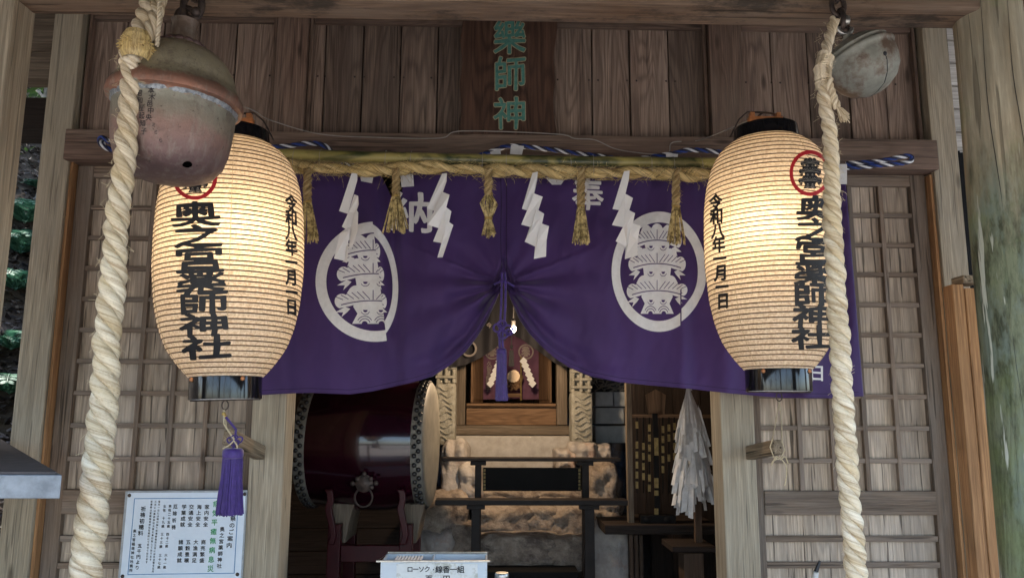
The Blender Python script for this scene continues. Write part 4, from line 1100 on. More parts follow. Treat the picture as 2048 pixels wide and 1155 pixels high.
# blue and white cord
b = MB(); YC = 2.84
def cord(P, r=.0085): rope(b, [W(x, y, yy) for x, y, yy in P], r, .085, strands=4, per=26, n=8, hand=1, k1=.62, k2=.5, mats=[0, 2, 1, 2])
cord([(202, 278, YC), (215, 296, YC), (260, 297, YC), (420, 296, YC), (560, 293, YC), (612, 287, YC), (650, 292, YC), (700, 330, YC+.05), (800, 342, YC+.06), (900, 330, YC+.04), (985, 302, YC+.02), (1023, 292, YC), (1090, 298, YC), (1180, 310, YC), (1260, 318, YC), (1340, 308, YC), (1380, 300, YC), (1450, 306, YC), (1560, 330, YC), (1690, 335, YC), (1760, 330, YC-.01), (1812, 325, YC-.01), (1824, 317, YC-.01), (1812, 312, YC-.01), (1760, 322, YC-.01), (1692, 327, YC+.01)])
cord([(225, 302, YC), (206, 292, YC-.01), (199, 283, YC-.01), (205, 275, YC-.01), (225, 288, YC)])
tag(b.build('twisted_cord', [M['cord_white'], M['cord_blue'], M['cord_black']], smooth=True), 'blue and white twisted cord carrying the purple curtain along the lintel', 'cord')
b = MB(); b.tube(spline([W(300, 190, 2.3), W(480, 212, 2.3), W(540, 240, 2.9), W(640, 268, 2.93), W(760, 275, 2.93), W(880, 276, 2.93), W(925, 262, 2.93), W(1110, 268, 2.93), W(1150, 277, 2.93), W(1190, 280, 2.93), W(1240, 300, 2.93), W(1330, 308, 2.9), W(1345, 285, 2.93), W(1400, 280, 2.93), W(1500, 240, 2.4)], 140), .0022, 6)
tag(b.build('electric_cable', M['wire'], smooth=True), 'thin grey cable strung along the lintel between the two lanterns', 'cable')

# ================================================================== PURPLE CURTAIN
YN = 2.88
BX = [490, 512, 560, 620, 700, 745, 790, 830, 865, 900, 930, 955, 975, 990, 1000, 1007, 1014, 1024, 1040, 1060, 1085, 1110, 1140, 1180, 1240, 1300, 1380, 1460, 1560, 1660, 1740]
BY = [790, 790, 787, 785, 788, 782, 772, 763, 752, 730, 704, 672, 638, 606, 582, 568, 578, 604, 640, 668, 694, 716, 735, 752, 764, 770, 777, 786, 795, 796, 791]
TX = [490, 590, 740, 762, 782, 800, 815, 900, 1000, 1085, 1105, 1125, 1200, 1440, 1700, 1740]
TY = [318, 330, 338, 350, 392, 394, 345, 338, 338, 342, 352, 344, 345, 346, 345, 345]
def sm(v, a, b): t = max(0, min(1, (v-a)/(b-a))); return t*t*(3-2*t)
def disp(px, py):
    """forward (towards the viewer, metres) relief of the cloth"""
    bot = float(np.interp(px, BX, BY)); d = 0
    v = (py-340)/(bot-340)
    # long slanting pleat through the left crest
    lx_ = 748+(py-345)*.085
    q = px-lx_
    d += .013*math.exp(-(q/15)**2)*sm(py, 330, 400)*(1-sm(py, 640, 760)*.6)
    d -= .012*math.exp(-((q-28)/16)**2)*(1-sm(py, 650, 720))
    d += .012*math.exp(-((px-(800+(py-380)*.03))/14)**2)
    # right crest pleat
    q = px-(1366+(py-400)*.0)
    d += (.008*math.exp(-(q/13)**2) - .008*math.exp(-((q-24)/14)**2))*sm(py, 480, 600)
    for cx_, a, wd, sl in ((560, .016, 22, .02), (655, .01, 26, .03), (880, .012, 34, -.12), (940, .012, 22, -.22), (1120, .012, 26, .18), (1190, .016, 30, .1), (1262, .012, 24, .03), (1450, .018, 26, 0), (1545, .014, 30, -.03), (1625, .016, 24, -.04), (1690, .012, 18, .05)):
        q = px-(cx_+(py-345)*sl); d += a*math.exp(-(q/wd)**2)*(.4+.6*sm(py, 345, 650))
    # swags gathered to the tie point
    dx, dy = px-1007, py-568; r = math.hypot(dx, dy*1.0)+1
    ang = math.atan2(dy, abs(dx)+1)
    g_ = math.exp(-(r/150)**2)
    d *= 1.6; d += g_*.02*math.sin(ang*13+.6)*(1 if ang > -.4 else .3)
    # gathered roll along the drawn-up hem
    hem = bot-py; near = math.exp(-((px-1007)/170)**2)
    d += near*(.018*math.exp(-((hem-12)/10)**2)-.012*math.exp(-((hem-34)/12)**2)+.014*math.exp(-((hem-58)/16)**2))
    d += .02*math.exp(-((px-1007)/330)**2)*math.exp(-((hem-70)/60)**2)
    # billows above the lower hem
    d += .014*math.sin(px*.021+py*.006)*sm(v, .35, 1)+.008*math.sin(px*.047+1.3-py*.01)*sm(v, .3, 1)
    d += .012*math.sin(py*.018+px*.004)*sm(v, .2, .9)
    # stitched seam in the middle
    d -= .006*math.exp(-((px-1008)/4)**2)
    n = mnoise.noise(Vector((px*.07+py*.02, py*.045, 8)))*.0022+mnoise.noise(Vector((px*.012, py*.008, 1)))*.016+mnoise.noise(Vector((px*.035, py*.02, 5)))*.005
    return d+n
def cl(px, py, off=0): return W(px, py, YN-disp(px, py)-off)
nor = empty('doorway_curtain', W(1008, 795, YN), 'purple curtain with two white pine crests drawn up in the middle of the doorway', 'curtain')
b = MB(); NX, NY = 420, 130; vs = []; fs = []
for j in range(NY+1):
    v = j/NY
    for i in range(NX+1):
        u = i/NX; L0 = 492+20*v; R0 = 1690+37*v; px = L0+(R0-L0)*u
        t = float(np.interp(px, TX, TY)); bt = float(np.interp(px, BX, BY)); vs.append(cl(px, t+(bt-t)*v))
for j in range(NY):
    for i in range(NX): a = j*(NX+1)+i; fs.append((a, a+NX+1, a+NX+2, a+1))
b.add(vs, fs); nb = b.build('cloth', M['purple'], nor, smooth=170)
so_ = nb.modifiers.new('thick', 'SOLIDIFY'); so_.thickness = .0012; so_.offset = 1
# crests
def crest(cx, cy, r, fold, seed):
    lt, dk = Flat(), Flat(); lt2, dk2 = Flat(), Flat()
    lt.ring(0, 0, .82, 1, 90); pine(lt, dk, .0, .0, 1.0)
    if fold == 'L':
        f0 = lambda y: .07+.12*y; ww = .34; ln = [((.07, 0), (1, -.12)), ((.41, 0), (1, -.12))]
        def mp(x, y): f = f0(y); return (x if x < f+ww*.5 else f+(x-f-ww)*.52), y
        cut = lambda x, y: f0(y) < x < f0(y)+ww
        st = .025
    else:
        def mp(x, y): return x*.79, y-(.055 if x > .47 and y > .2 else 0)*min(1, (y-.2)*3)
        cut = lambda x, y: .45 < x < .475 and y > .3; st = .025; ln = [((.45, 0), (1, 0)), ((.475, 0), (1, 0))]
    def fn(off):
        def g(x, y): x, y = mp(x, y); return cl(cx+x*r, cy+y*r, off)
        return g
    lt.build('white_crest', M['print'], nb, fn(.0038), step=st, cut=cut, lines=ln)
    dk.build('crest_lines', M['purple'], nb, fn(.0062), step=st*1.5, cut=cut, lines=ln)
crest(751, 563, 120, 'L', 1); crest(1318, 543, 120, 'R', 2)
for ch, a_, c_, d_, e_ in (('納', 824, 424, 92, 84), ('奉', 1176, 388, 66, 66), ('日', 1634, 745, 34, 34)):
    Flat().char(ch, a_, c_, d_, e_, bold=.02, rough=.03, shear=-.03).build('white_character', M['print'], nb, lambda x, y: cl(x, y, .0025), step=6)
M['stitch'] = mott('purple_stitching', (.02, .01, .05), (.03, .014, .07), 60, .8, bmp=0)
fl = Flat()
for x_ in (1002, 1013): fl.line([(x_+.5*math.sin(y*.05), y) for y in range(346, 560, 8)], 1.4)
for q_ in (9, ): fl.line([(x, float(np.interp(x, BX, BY))-q_) for x in list(range(516, 985, 5))], 1.1); fl.line([(x, float(np.interp(x, BX, BY))-q_) for x in range(1032, 1720, 5)], 1.1)
fl.build('seams', M['stitch'], nb, lambda x, y: cl(x, y, .003))
# loops of white cloth
for q in ([(718, 336), (750, 336), (744, 366), (722, 362)], [(800, 344), (826, 346), (828, 372), (803, 374)], [(1022, 290), (1048, 292), (1044, 309), (1020, 308)], [(980, 304), (1000, 297), (1002, 308), (982, 308)],
          [(1092, 356), (1112, 350), (1131, 357), (1122, 369), (1104, 369)], [(1674, 328), (1694, 328), (1694, 368), (1676, 368)], [(1332, 306), (1356, 308), (1352, 345), (1334, 345)]):
    pts = [W(x, y, YN-.055) for x, y in q]; n = len(pts)
    MB().add(pts+[p+Vector((0, .002, 0)) for p in pts], [tuple(range(n)), tuple(range(2*n-1, n-1, -1))]+[(k, (k+1) % n, (k+1) % n+n, k+n) for k in range(n)]).build('cloth_loop', M['tab'], nor)
# centre cord and tassel that hold the curtain up
ct = empty('tassel', W(1003, 800, 2.84), 'purple tassel on a knotted cord hanging from the middle of the curtain', 'tassel')
b = MB(); YT = 2.80
for s_ in (-1, 1):
    b.tube(spline([W(1007+s_*3, 545, YT+.01), W(1007+s_*4, 590, YT), W(1005+s_*4, 640, YT), W(1002+s_*3, 670, YT), W(1003+s_*3, 700, YT)], 20), .0048, 8)
for (x, y, r_) in ((996, 655, 9), (1016, 658, 9), (1004, 648, 8), (1006, 668, 9), (1018, 664, 6)):
    c = W(x, y, YT-.008); b.tube([c+Vector((math.cos(a)*r_/540, .004*math.sin(2*a), math.sin(a)*r_/600)) for a in np.linspace(0, 2*PI, 18)[:-1]], .0042, 7, closed=True)
b.tube(spline([W(988, 568, YN-.06), W(1007, 562, YT), W(1028, 572, YN-.06)], 10), .004, 6)
b.build('knotted_cord', M['purple_silk'], ct, smooth=True)
q = W(1003, 700, YT); strip_tassel('fringe', (q.x, YT), .017, .022, q.z, Z(1003, 798, YT), 260, M['purple_silk'], ct, 3)
b = MB(); b.lathe([(.001, .01), (.012, .009), (.018, .002), (.0185, -.006), (.015, -.012)], q, 24); b.build('head', M['purple_silk'], ct, smooth=True)

# ================================================================== NOTICE
nt_c = empty('notice_board', W(362, 1166, YW-.012), 'white notice with blue border and Japanese writing fixed to the left door', 'notice')
ZP = lambda x, y: (230+x*.1688, 960+y*.1688)
def NB(x, y, off=0): a, c = ZP(x, y); return W(a, c, YW-.03-off)
def quad(mb, P, y, th):
    pts = [NB(*p, y) for p in P]; n = len(pts)
    mb.add(pts+[p+Vector((0, th, 0)) for p in pts], [tuple(range(n)), tuple(range(2*n-1, n-1, -1))]+[(k, (k+1) % n, (k+1) % n+n, k+n) for k in range(n)])
b = MB(); quad(b, [(128, 130), (1562, 122), (1500, 1225), (32, 1235)], 0, .02); b.build('backing', M['sign_edge'], nt_c, bevel=.001)
b = MB(); quad(b, [(152, 146), (1548, 138), (1484, 1200), (56, 1210)], .003, .0025); b.build('sheet', M['sign'], nt_c)
fl = Flat(); P = [(232, 214), (1462, 206), (1412, 1096), (152, 1112)]
fl.line(P+[P[0]], 8); g = lambda o: (lambda x, y: NB(x, y, o)); fl.build('blue_border', M['blue_line'], nt_c, g(.0042))
fl = Flat(); k = dict(bold=.02, rough=.02, shear=.04)
fl.column('祭のご案内', 1398, 450, 1352, 765, 68, 66, **k); fl.column('奥之宮薬師神社', 1270, 575, 1235, 1010, 58, 58, **k)
for t, x0, t2, x2 in (('家内安全', 1090, '商売繁盛', 1048), ('海上安全', 998, '大漁満足', 958), ('交通安全', 906, '五穀豊穣', 868), ('学業成就', 818, '諸願成就', 781)):
    fl.column(t, x0, 312, x0-18, 520, 60, 58, **k); fl.column(t2, x2, 728, x2-20, 945, 58, 58, **k)
fl.column('厄除祈祷', 716, 308, 694, 552, 52, 56, **k)
fl.column('男性二十五歳', 652, 305, 632, 540, 36, 38, **k); fl.column('四十二歳', 624, 635, 611, 775, 36, 38, **k); fl.column('六十一歳', 603, 885, 586, 1025, 36, 38, **k)
fl.column('女性 十九歳', 588, 305, 567, 540, 36, 38, **k); fl.column('三十三歳', 558, 635, 543, 780, 36, 38, **k); fl.column('三十七歳', 535, 885, 519, 1025, 36, 38, **k)
fl.column('毎月一日には朔日詣り祈祷祭毎月三日には月次祭を五月', 524, 250, 448, 1075, 25, 27, **k); fl.column('三月には薬師神社大祭を奉行致しております', 480, 250, 420, 935, 25, 27, **k)
fl.column('祈祷祭は宮崎稲荷神社社務所にて受付ております', 433, 250, 374, 965, 25, 27, **k)
fl.column('祈祷初穂料', 336, 335, 303, 622, 62, 62, **k); fl.column('五千円より', 292, 772, 262, 1030, 52, 54, **k); fl.column('奥之宮稲荷神社社務所', 233, 597, 188, 1062, 40, 42, **k)
fl.build('black_writing', M['ink'], nt_c, g(.0046))
fl = Flat().column('病気平癒無病息災', 1197, 275, 1130, 1042, 76, 80, **k); fl.build('green_writing', M['green_ink'], nt_c, g(.0046))
for x, y in ((170, 176), (1536, 160), (1450, 1110), (88, 1134)):
    b = MB(); b.ball(NB(x, y, .005), .0068, 12, sc=(1, .5, 1)); b.build('screw_cap', M['iron'], nt_c, smooth=True)

# ================================================================== RIGHT SIDE BITS
b = MB(); Yp = 2.2; a0 = X(1936, 800, Yp); 
sp = empty('timber_upright', (X(1960, 1155, Yp), Yp, 0), 'orange brown upright timber beside the mossy log post', 'timber')
zt_ = Z(1935, 568, Yp)
MB().box(X(1934, 900, Yp), X(1957, 900, Yp), Yp, Yp+.05, 0, zt_).build('narrow_board', M['orange'], sp, bevel=.002)
MB().box(X(1957, 900, Yp)+.001, X(1992, 900, Yp), Yp-.004, Yp+.05, 0, zt_-.012).build('wide_board', M['orange'], sp, bevel=.002)
MB().box(X(1992, 900, Yp)+.001, X(1992, 900, Yp)+.012, Yp-.02, Yp+.05, 0, zt_-.01).build('pale_strip', M['sign_edge'], sp)
MB().box(X(1922, 560, Yp), X(1958, 560, Yp), Yp-.012, Yp+.05, zt_+.001, zt_+.026).build('cap_block', M['greypeg'], sp, bevel=.003)
b = MB()
for i in range(10): b.box(X(1890, 160, 3.2)+.001, 2.9, 3.2+.02*i/8, 3.24+.02*i/8, 2.62+.11*i, 2.72+.11*i, ax=0)
tag(b.build('wing_wall', M['palewood'], bevel=.002), 'pale horizontal boards behind the right corner post under the eave', 'wall')
b = MB(); b.box(X(1926, 430, 3.12), X(1990, 430, 3.12), 3.12, 3.15, 0, Z(1940, 305, 3.12)); b.box(X(1926, 430, 3.12)-.008, X(1926, 430, 3.12)-.001, 3.1, 3.15, 0, Z(1940, 305, 3.12))
tag(b.build('dark_gap_board', M['black_paint']), 'narrow black board standing in for the dark gap beside the mossy log post', 'dark board')  # black board put in to stand for the dark gap beside the log
# corner of a small stand at the lower left
Yh = 1.25; c0 = W(124, 949, Yh); zz = c0.z
def onz(px, py): d = W(px, py, 1)-EYE; return EYE+d*((zz-EYE.z)/d.z)
c1 = onz(0, 876); c2 = c0+(c1-c0)*2.2
hr_ = empty('offering_stand', (c0.x-.35, Yh+.3, 0), 'corner of a dark topped stand with a pale zinc edge at the lower left', 'stand')
xl = c2.x-.3; pl = [(xl, Yh), (c0.x, Yh), (c2.x, c2.y), (xl, c2.y)]
def slab(mb, P, z0, z1):
    n = len(P); vs = [Vector((*p, z0)) for p in P]+[Vector((*p, z1)) for p in P]
    return mb.add(vs, [tuple(range(n-1, -1, -1)), tuple(range(n, 2*n))]+[(k, (k+1) % n, (k+1) % n+n, k+n) for k in range(n)], [(v.x, v.y+3, v.z+5) for v in vs])
slab(MB(), pl, zz-.036, zz).build('zinc_edge', M['zinc'], hr_, bevel=.0015)
slab(MB(), [(xl+.01, Yh+.006), (c0.x-.012, Yh+.006), (c2.x-.008, c2.y-.006), (xl+.01, c2.y-.006)], zz+.0005, zz+.004).build('top', M['slate'], hr_)
for x in (c0.x-.75, c0.x-.3): MB().box(x-.03, x+.03, Yh+.06, Yh+.12, 0, zz-.037).build('leg', M['dark'], hr_)

# ================================================================== FRONT COUNTER AND ITS THINGS
zc = .86
fc = empty('front_counter', (.2, 2.78, 0), 'plain wooden counter below the doorway, under the candle box', 'counter')
MB().box(-.9, 1.4, 2.66, 2.93, zc-.04, zc, ax=0).build('top', M['door'], fc, bevel=.003)
for x in (-.85, .25, 1.35): MB().box(x-.03, x+.03, 2.72, 2.86, 0, zc-.041).build('leg', M['door'], fc)
bx = empty('candle_box', (X(866, 1150, 2.78), 2.82, zc), 'pale metal candle box with handwritten price paper', 'box')
x0, x1 = X(761, 1135, 2.75), X(974, 1135, 2.75); zt_ = Z(866, 1121, 2.75); yd = 2.90
q = MB(); q.box(x0, x1, 2.75, 2.756, zc, zt_-.002); q.box(x0, x1, yd-.006, yd, zc, zt_-.002); q.box(x0, x0+.006, 2.757, yd-.007, zc, zt_-.002); q.box(x1-.006, x1, 2.757, yd-.007, zc, zt_-.002)
q.box(x0+.007, x1-.007, 2.757, yd-.007, zt_-.05, zt_-.046); q.build('body', M['whitebox'], bx, bevel=.001)
q = MB()
for (a, c, d, e) in ((x0-.014, x1+.01, 2.738, 2.748), (x0+.004, x1+.0, yd+.001, yd+.006)): q.box(a, c, d, e, zt_-.001, zt_+.004)
q.add([Vector((x0-.014, 2.748, zt_)), Vector((x0-.007, 2.748, zt_+.003)), Vector((x0+.009, yd, zt_+.003)), Vector((x0+.003, yd, zt_))], [(0, 1, 2, 3)])
q.build('rim', M['steel'], bx)
q = MB()
for i in range(9): x = x0+.03+.011*i; q.tube([(x, 2.765, zt_-.03), (x+.012, yd-.012, zt_-.01)], .0045, 7)
q.build('candles', M['candle'], bx)
q = MB(); q.box(x0+.185*0+X(845, 1135, 2.75)-x0, x0, 0, 0, 0, 0) if False else None
q.box(X(862, 1135, 2.75), X(862, 1135, 2.75)+.004, 2.757, yd-.007, zt_-.045, zt_-.002); q.build('divider', M['whitebox'], bx)
q = MB(); pts = [W(x, y, 2.747) for x, y in ((793, 1127), (812, 1124), (880, 1125), (955, 1127), (956, 1170), (793, 1170))]; n = 6
q.add(pts+[p+Vector((0, .002, 0)) for p in pts], [tuple(range(n)), tuple(range(2*n-1, n-1, -1))]+[(k_, (k_+1) % n, (k_+1) % n+n, k_+n) for k_ in range(n)]); q.build('price_paper', M['label_paper'], bx)
fl = Flat()
for i, ch in enumerate('ローソク'): fl.char(ch, 820+i*11.5, 1137, 13, 13, bold=.02)
fl.char('・', 867, 1138, 12, 12)
for i, ch in enumerate('線香一組'): fl.char(ch, 878+i*14.5, 1137.5, 15, 15, bold=.02)
fl.char('百', 858, 1156, 15, 15, bold=.02); fl.char('円', 893, 1156, 15, 15, bold=.02)
fl.build('price_writing', M['ink'], bx, lambda x, y: W(x, y, 2.7455))
jr = W(1004, 1150, 2.80); ja = empty('glass_jar', (jr.x, 2.80, zc), 'small jar with a steel lid beside the candle box', 'jar')
zj = Z(1004, 1144, 2.80)
MB().lathe([(.001, 0), (.022, 0), (.024, .01), (.024, zj-zc-.03), (.02, zj-zc-.014), (.02, zj-zc-.006)], (jr.x, 2.80, zc), 24).build('body', M['whitebox'], ja, smooth=True)
MB().lathe([(.0235, -.02), (.025, -.018), (.0245, -.004), (.022, 0), (.001, .001)], (jr.x, 2.80, zj), 24).build('lid', M['steel'], ja, smooth=True)
lt_ = W(1640, 1118, 2.6); lg = empty('gas_lighter', (X(1625, 1160, 2.75), 2.75, zc), 'long white lighter with a black tip leaning in front of the right door', 'lighter')
a, c, d = W(1640, 1120, 2.75), W(1632, 1142, 2.75), Vector((X(1622, 1170, 2.75), 2.78, zc+.005))
MB().tube([c, c.lerp(a, .4), a], [.008, .0065, .0045], 10).build('tip', M['plastic_dark'], lg, smooth=True)
MB().tube([d, d.lerp(c, .5), c+Vector((0, 0, -.001))], [.013, .012, .009], 10).build('grip', M['plastic_white'], lg, smooth=True)

exec_parts3 = True
# ================================================================== DRUM
YD = 3.95; dc = W(742, 886, YD)
dm = empty('taiko_drum', (dc.x, YD, Z(738, 1010, YD)), 'large dark red barrel drum lying on a lacquered stand inside the doorway', 'drum')
k = YD/1536*1.01; Rh, Rmid, HL = 115*k, 125*k, 109*k
RM = Matrix.Rotation(math.radians(-3.5), 4, 'Z') @ Matrix.Rotation(PI/2, 4, 'Y')
prof = [(Rh+(Rmid-Rh)*math.cos(t*PI/2)**1.2 if abs(t) < 1 else Rh, t*HL) for t in np.linspace(-1, 1, 33)]
MB().lathe(prof, dc, 96, M=RM).build('body', M['drum'], dm, smooth=True)
for sg in (-1, 1):
    sk = MB(); e = sg*HL
    P = [(Rh+.003, e-sg*.036), (Rh+.0045, e-sg*.033), (Rh+.005, e), (Rh+.006, e+sg*.018), (Rh-.004, e+sg*.026), (Rh*.8, e+sg*.026), (.001, e+sg*.025)]
    if sg > 0: P = P
    h_ = sk.lathe(P, dc, 96, M=RM).build('drum_head', M['skin'], dm, smooth=40)
    st = MB()
    for r_, off in ((0, 0), (.5, .017)):
        for i in range(44):
            a = 2*PI*(i+r_)/44; rr_ = Rh+.006; st.ball(dc+RM @ Vector((math.cos(a)*rr_, math.sin(a)*rr_, e-sg*(.016-off*1.15))), .0122, 8)
    st.build('studs', M['stud'], h_, smooth=True)
rc = W(728, 966, YD-Rmid*.99); b = MB()
for (dx_, dz) in ((0, .042), (-.052, -.0), (.055, .002), (-.03, .02), (.03, .02), (.035, -.016)): b.ball(rc+Vector((dx_, -.004, dz)), .012, 10, sc=(1, .6, 1))
b.lathe([(.001, .012), (.02, .01), (.03, .004), (.04, 0), (.04, -.003)], rc, 24, M=Matrix.Rotation(PI/2, 4, 'X')); b.build('ring_plate', M['iron'], dm, smooth=True)
b = MB(); q = W(728, 993, YD-Rmid*.93); b.tube([q+Vector((math.cos(a)*.04, -.012, math.sin(a)*.042)) for a in np.linspace(0, 2*PI, 30)[:-1]], .005, 8, closed=True); b.build('ring', M['iron'], dm, smooth=True)
ds = empty('drum_stand', (dc.x, YD, .5), 'dark red lacquered stand with curved black brackets under the drum', 'drum stand')
Ys = YD-.24
for px, s_ in ((667, 1), (811, 1)):
    xa, xb = X(px-13, 1090, Ys), X(px+13, 1090, Ys); MB().box(xa, xb, Ys, Ys+.06, .5, Z(px, 1048, Ys)).build('post', M['redlac'], ds, bevel=.004)
    MB().box(xa, xb, Ys+.4, Ys+.46, .5, Z(px, 1048, Ys)).build('post', M['redlac'], ds, bevel=.004)
    o = MB(); xs_ = [(0, 978), (5, 985), (6, 1000), (1, 1015), (4, 1030), (9, 1050), (12, 1070), (6, 1088)]
    c = [(X(px-18+a, y, Ys-.02), Z(px, y, Ys-.02)) for a, y in xs_]; d = [(X(px-4+a*.8, y, Ys-.02), Z(px, y, Ys-.02)) for a, y in xs_]
    o.prism(c+d[::-1], Ys-.03, Ys-.002); o.build('curved_bracket', M['redlac'], ds, bevel=.004)
    c = [(X(px-8, 1008, Ys+.03), Z(px, 1008, Ys+.03)), (X(px+38, 1010, Ys+.03), Z(px, 1010, Ys+.03)), (X(px+28, 1045, Ys+.03), Z(px, 1045, Ys+.03)), (X(px+20, 1088, Ys+.03), Z(px, 1088, Ys+.03)), (X(px-8, 1088, Ys+.03), Z(px, 1088, Ys+.03))]
    MB().prism(c, Ys+.07, Ys+.36).build('cradle_block', M['altar_grey'], ds, bevel=.004)
b = MB(); b.box(X(680, 1107, Ys), X(798, 1107, Ys), Ys+.012, Ys+.05, Z(735, 1124, Ys), Z(735, 1091, Ys)); b.build('rail', M['redlac'], ds, bevel=.003)

# ================================================================== ALTAR
YA = 5.1
al = empty('altar_cabinet', W(1024, 868, YA), 'wooden altar cabinet with open doors lit warm above the stone steps', 'altar')
def bpx(mb, x0, x1, y0, y1, Y0, Y1, **k): mb.box(X(x0, (y0+y1)/2, Y0), X(x1, (y0+y1)/2, Y0), Y0, Y1, Z((x0+x1)/2, y1, Y0), Z((x0+x1)/2, y0, Y0), **k); return mb
bpx(MB(), 911, 1140, 850, 869, YA-.05, YA+.6, ax=0).build('sill', M['altar_grey'], al, bevel=.004)
bpx(MB(), 912, 932, 560, 849, YA, YA+.08, ax=2).build('side_post', M['altar_grey'], al, bevel=.004)
bpx(MB(), 1113, 1134, 560, 849, YA, YA+.08, ax=2).build('side_post', M['altar_grey'], al, bevel=.004)
bpx(MB(), 933, 1112, 812, 849, YA+.04, YA+.07, ax=0).build('step_panel', M['altar'], al)
bpx(MB(), 933, 1112, 806, 811.5, YA-.0, YA+.5, ax=0).build('floor_board', M['altar'], al, bevel=.002)
bpx(MB(), 936, 1108, 560, 620, YA+.02, YA+.5, ax=0).build('lintel', M['altar_grey'], al)
b = MB(); x0, x1 = X(920, 700, YA), X(1126, 700, YA); b.box(x0, x0+.02, YA+.09, YA+.62, Z(1024, 849, YA), Z(1024, 560, YA), ax=1); b.box(x1-.02, x1, YA+.09, YA+.62, Z(1024, 849, YA), Z(1024, 560, YA), ax=1)
b.box(x0+.021, x1-.021, YA+.6, YA+.62, Z(1024, 849, YA), Z(1024, 560, YA), ax=2); b.build('cabinet_walls', M['altar'], al)
b = MB(); R = Matrix.Rotation(.35, 4, 'X'); 
for sg in (1, -1):
    R = Matrix.Rotation(.4*sg, 4, 'X'); R.translation = Vector((X(1024, 560, YA), YA+.3-.42*(1 if sg > 0 else -1)*1, Z(1024, 560, YA)-.02)); b.box(-.55, .55, 0 if sg > 0 else 0, .44 if sg > 0 else -.44, 0, .03, ax=1, M=R)
b.build('roof', M['dark'], al)
def leaf(xa, Ya, xb, Yb, z0, z1, nm):
    v = Vector((xb-xa, Yb-Ya, 0)); L = v.length; R = Matrix.Rotation(math.atan2(v.y, v.x), 4, 'Z'); R.translation = Vector((xa, Ya, 0))
    MB().box(0, L, -.008, .008, z0, z1, ax=2, M=R).box(.012, L-.012, -.013, -.0085, z0+.02, z1-.02, ax=2, M=R).build(nm, M['altar'], al, bevel=.002)
z0, z1 = Z(1024, 805, YA+.2), Z(1024, 600, YA+.2)
leaf(X(944, 760, YA+.1), YA+.1, X(964, 760, YA+.36), YA+.36, z0, z1, 'door_leaf'); leaf(X(1080, 760, YA+.36), YA+.36, X(1101, 760, YA+.1), YA+.1, z0, z1, 'door_leaf')
# cloth at the back of the altar
YQ = YA+.42; ic = empty('altar_cloth', W(1022, 797, YQ), 'mauve cloth with pale crests and writing hung inside the altar', 'cloth')
b = MB(); vs = []; fs = []
for j in range(11):
    for i in range(61):
        px = 962+118*i/60; py = 640+158*j/10; q = W(px, py, YQ+.012*math.sin(px*.13)); vs.append(q)
for j in range(10):
    for i in range(60): a = j*61+i; fs.append((a, a+61, a+62, a+1))
b.add(vs, fs).build('cloth', M['mauve'], ic, smooth=True)
fl = Flat()
for cx_ in (985, 1052):
    fl.ring(cx_, 703, 12.5, 15.5, 30); a_, d_ = Flat(), Flat(); pine(fl, d_, cx_, 703, 14, detail=False)
f2 = Flat()
for i, ch in enumerate('久留多間堤子'): f2.char(ch, 979-i*.6, 727+i*10, 11, 11, bold=.02)
M['mid_print'] = mott('mid_print', (.25, .21, .2), (.32, .27, .25), 40, .9)
fl.build('pale_crests', M['mid_print'], ic, lambda x, y: W(x, y, YQ-.014)); f2.build('pale_writing', M['mid_print'], ic, lambda x, y: W(x, y, YQ-.014))
# mirror, gohei
mr = W(1027, 752, YA+.28); mo = empty('mirror', (mr.x, YA+.28, Z(1027, 790, YA+.28)), 'round bronze mirror on a carved stand in the altar', 'mirror')
MB().lathe([(.001, .006), (.044, .006), (.047, .002), (.047, -.004), (.001, -.005)], mr, 40, M=Matrix.Rotation(PI/2, 4, 'X')).build('disc', M['mirror'], mo, smooth=True)
b = MB(); zz0 = Z(1027, 790, YA+.28)
for i in range(26):
    a = PI+PI*i/25; b.ball(mr+Vector((math.cos(a)*.056, 0, math.sin(a)*.056)), .013*(1+.35*math.sin(i*2.2)), 8)
for i in range(18): b.ball(mr+Vector((random.uniform(-.04, .04), -.004, -.075+random.uniform(-.02, .012))), .011, 8)
b.box(mr.x-.05, mr.x+.05, YA+.25, YA+.31, zz0-.012, zz0+.012); b.build('carved_stand', M['altar'], mo, smooth=True)
def gohei(px, sg, label):
    Y = YA+.24; b = MB()
    g_ = empty('paper_wand', W(px, 800, Y), label, 'paper wand', 'paper wands in the altar')
    b.tube([W(px, 800, Y), W(px, 712, Y)], .006, 6); b.build('rod', M['gold'], g_)
    c = MB()
    for i in range(6):
        x = px+sg*(3+i*3.6); y = 718+i*9
        for q, P in enumerate(([(x-6, y+4), (x+2, y-5), (x+10, y+3), (x+2, y+12)], )):
            pts = [W(p[0], p[1], Y-.01-.003*i) for p in P]; n = 4
            c.add(pts+[p+Vector((0, .001, 0)) for p in pts], [tuple(range(n)), tuple(range(2*n-1, n-1, -1))]+[(q, (q+1) % n, (q+1) % n+n, q+n) for q in range(n)])
    c.build('streamer', M['paper'], g_)
gohei(1042, 1, 'gold rod with white zigzag paper right of the mirror'); gohei(1000, -1, 'white zigzag paper wand left of the mirror, partly behind the tassel')
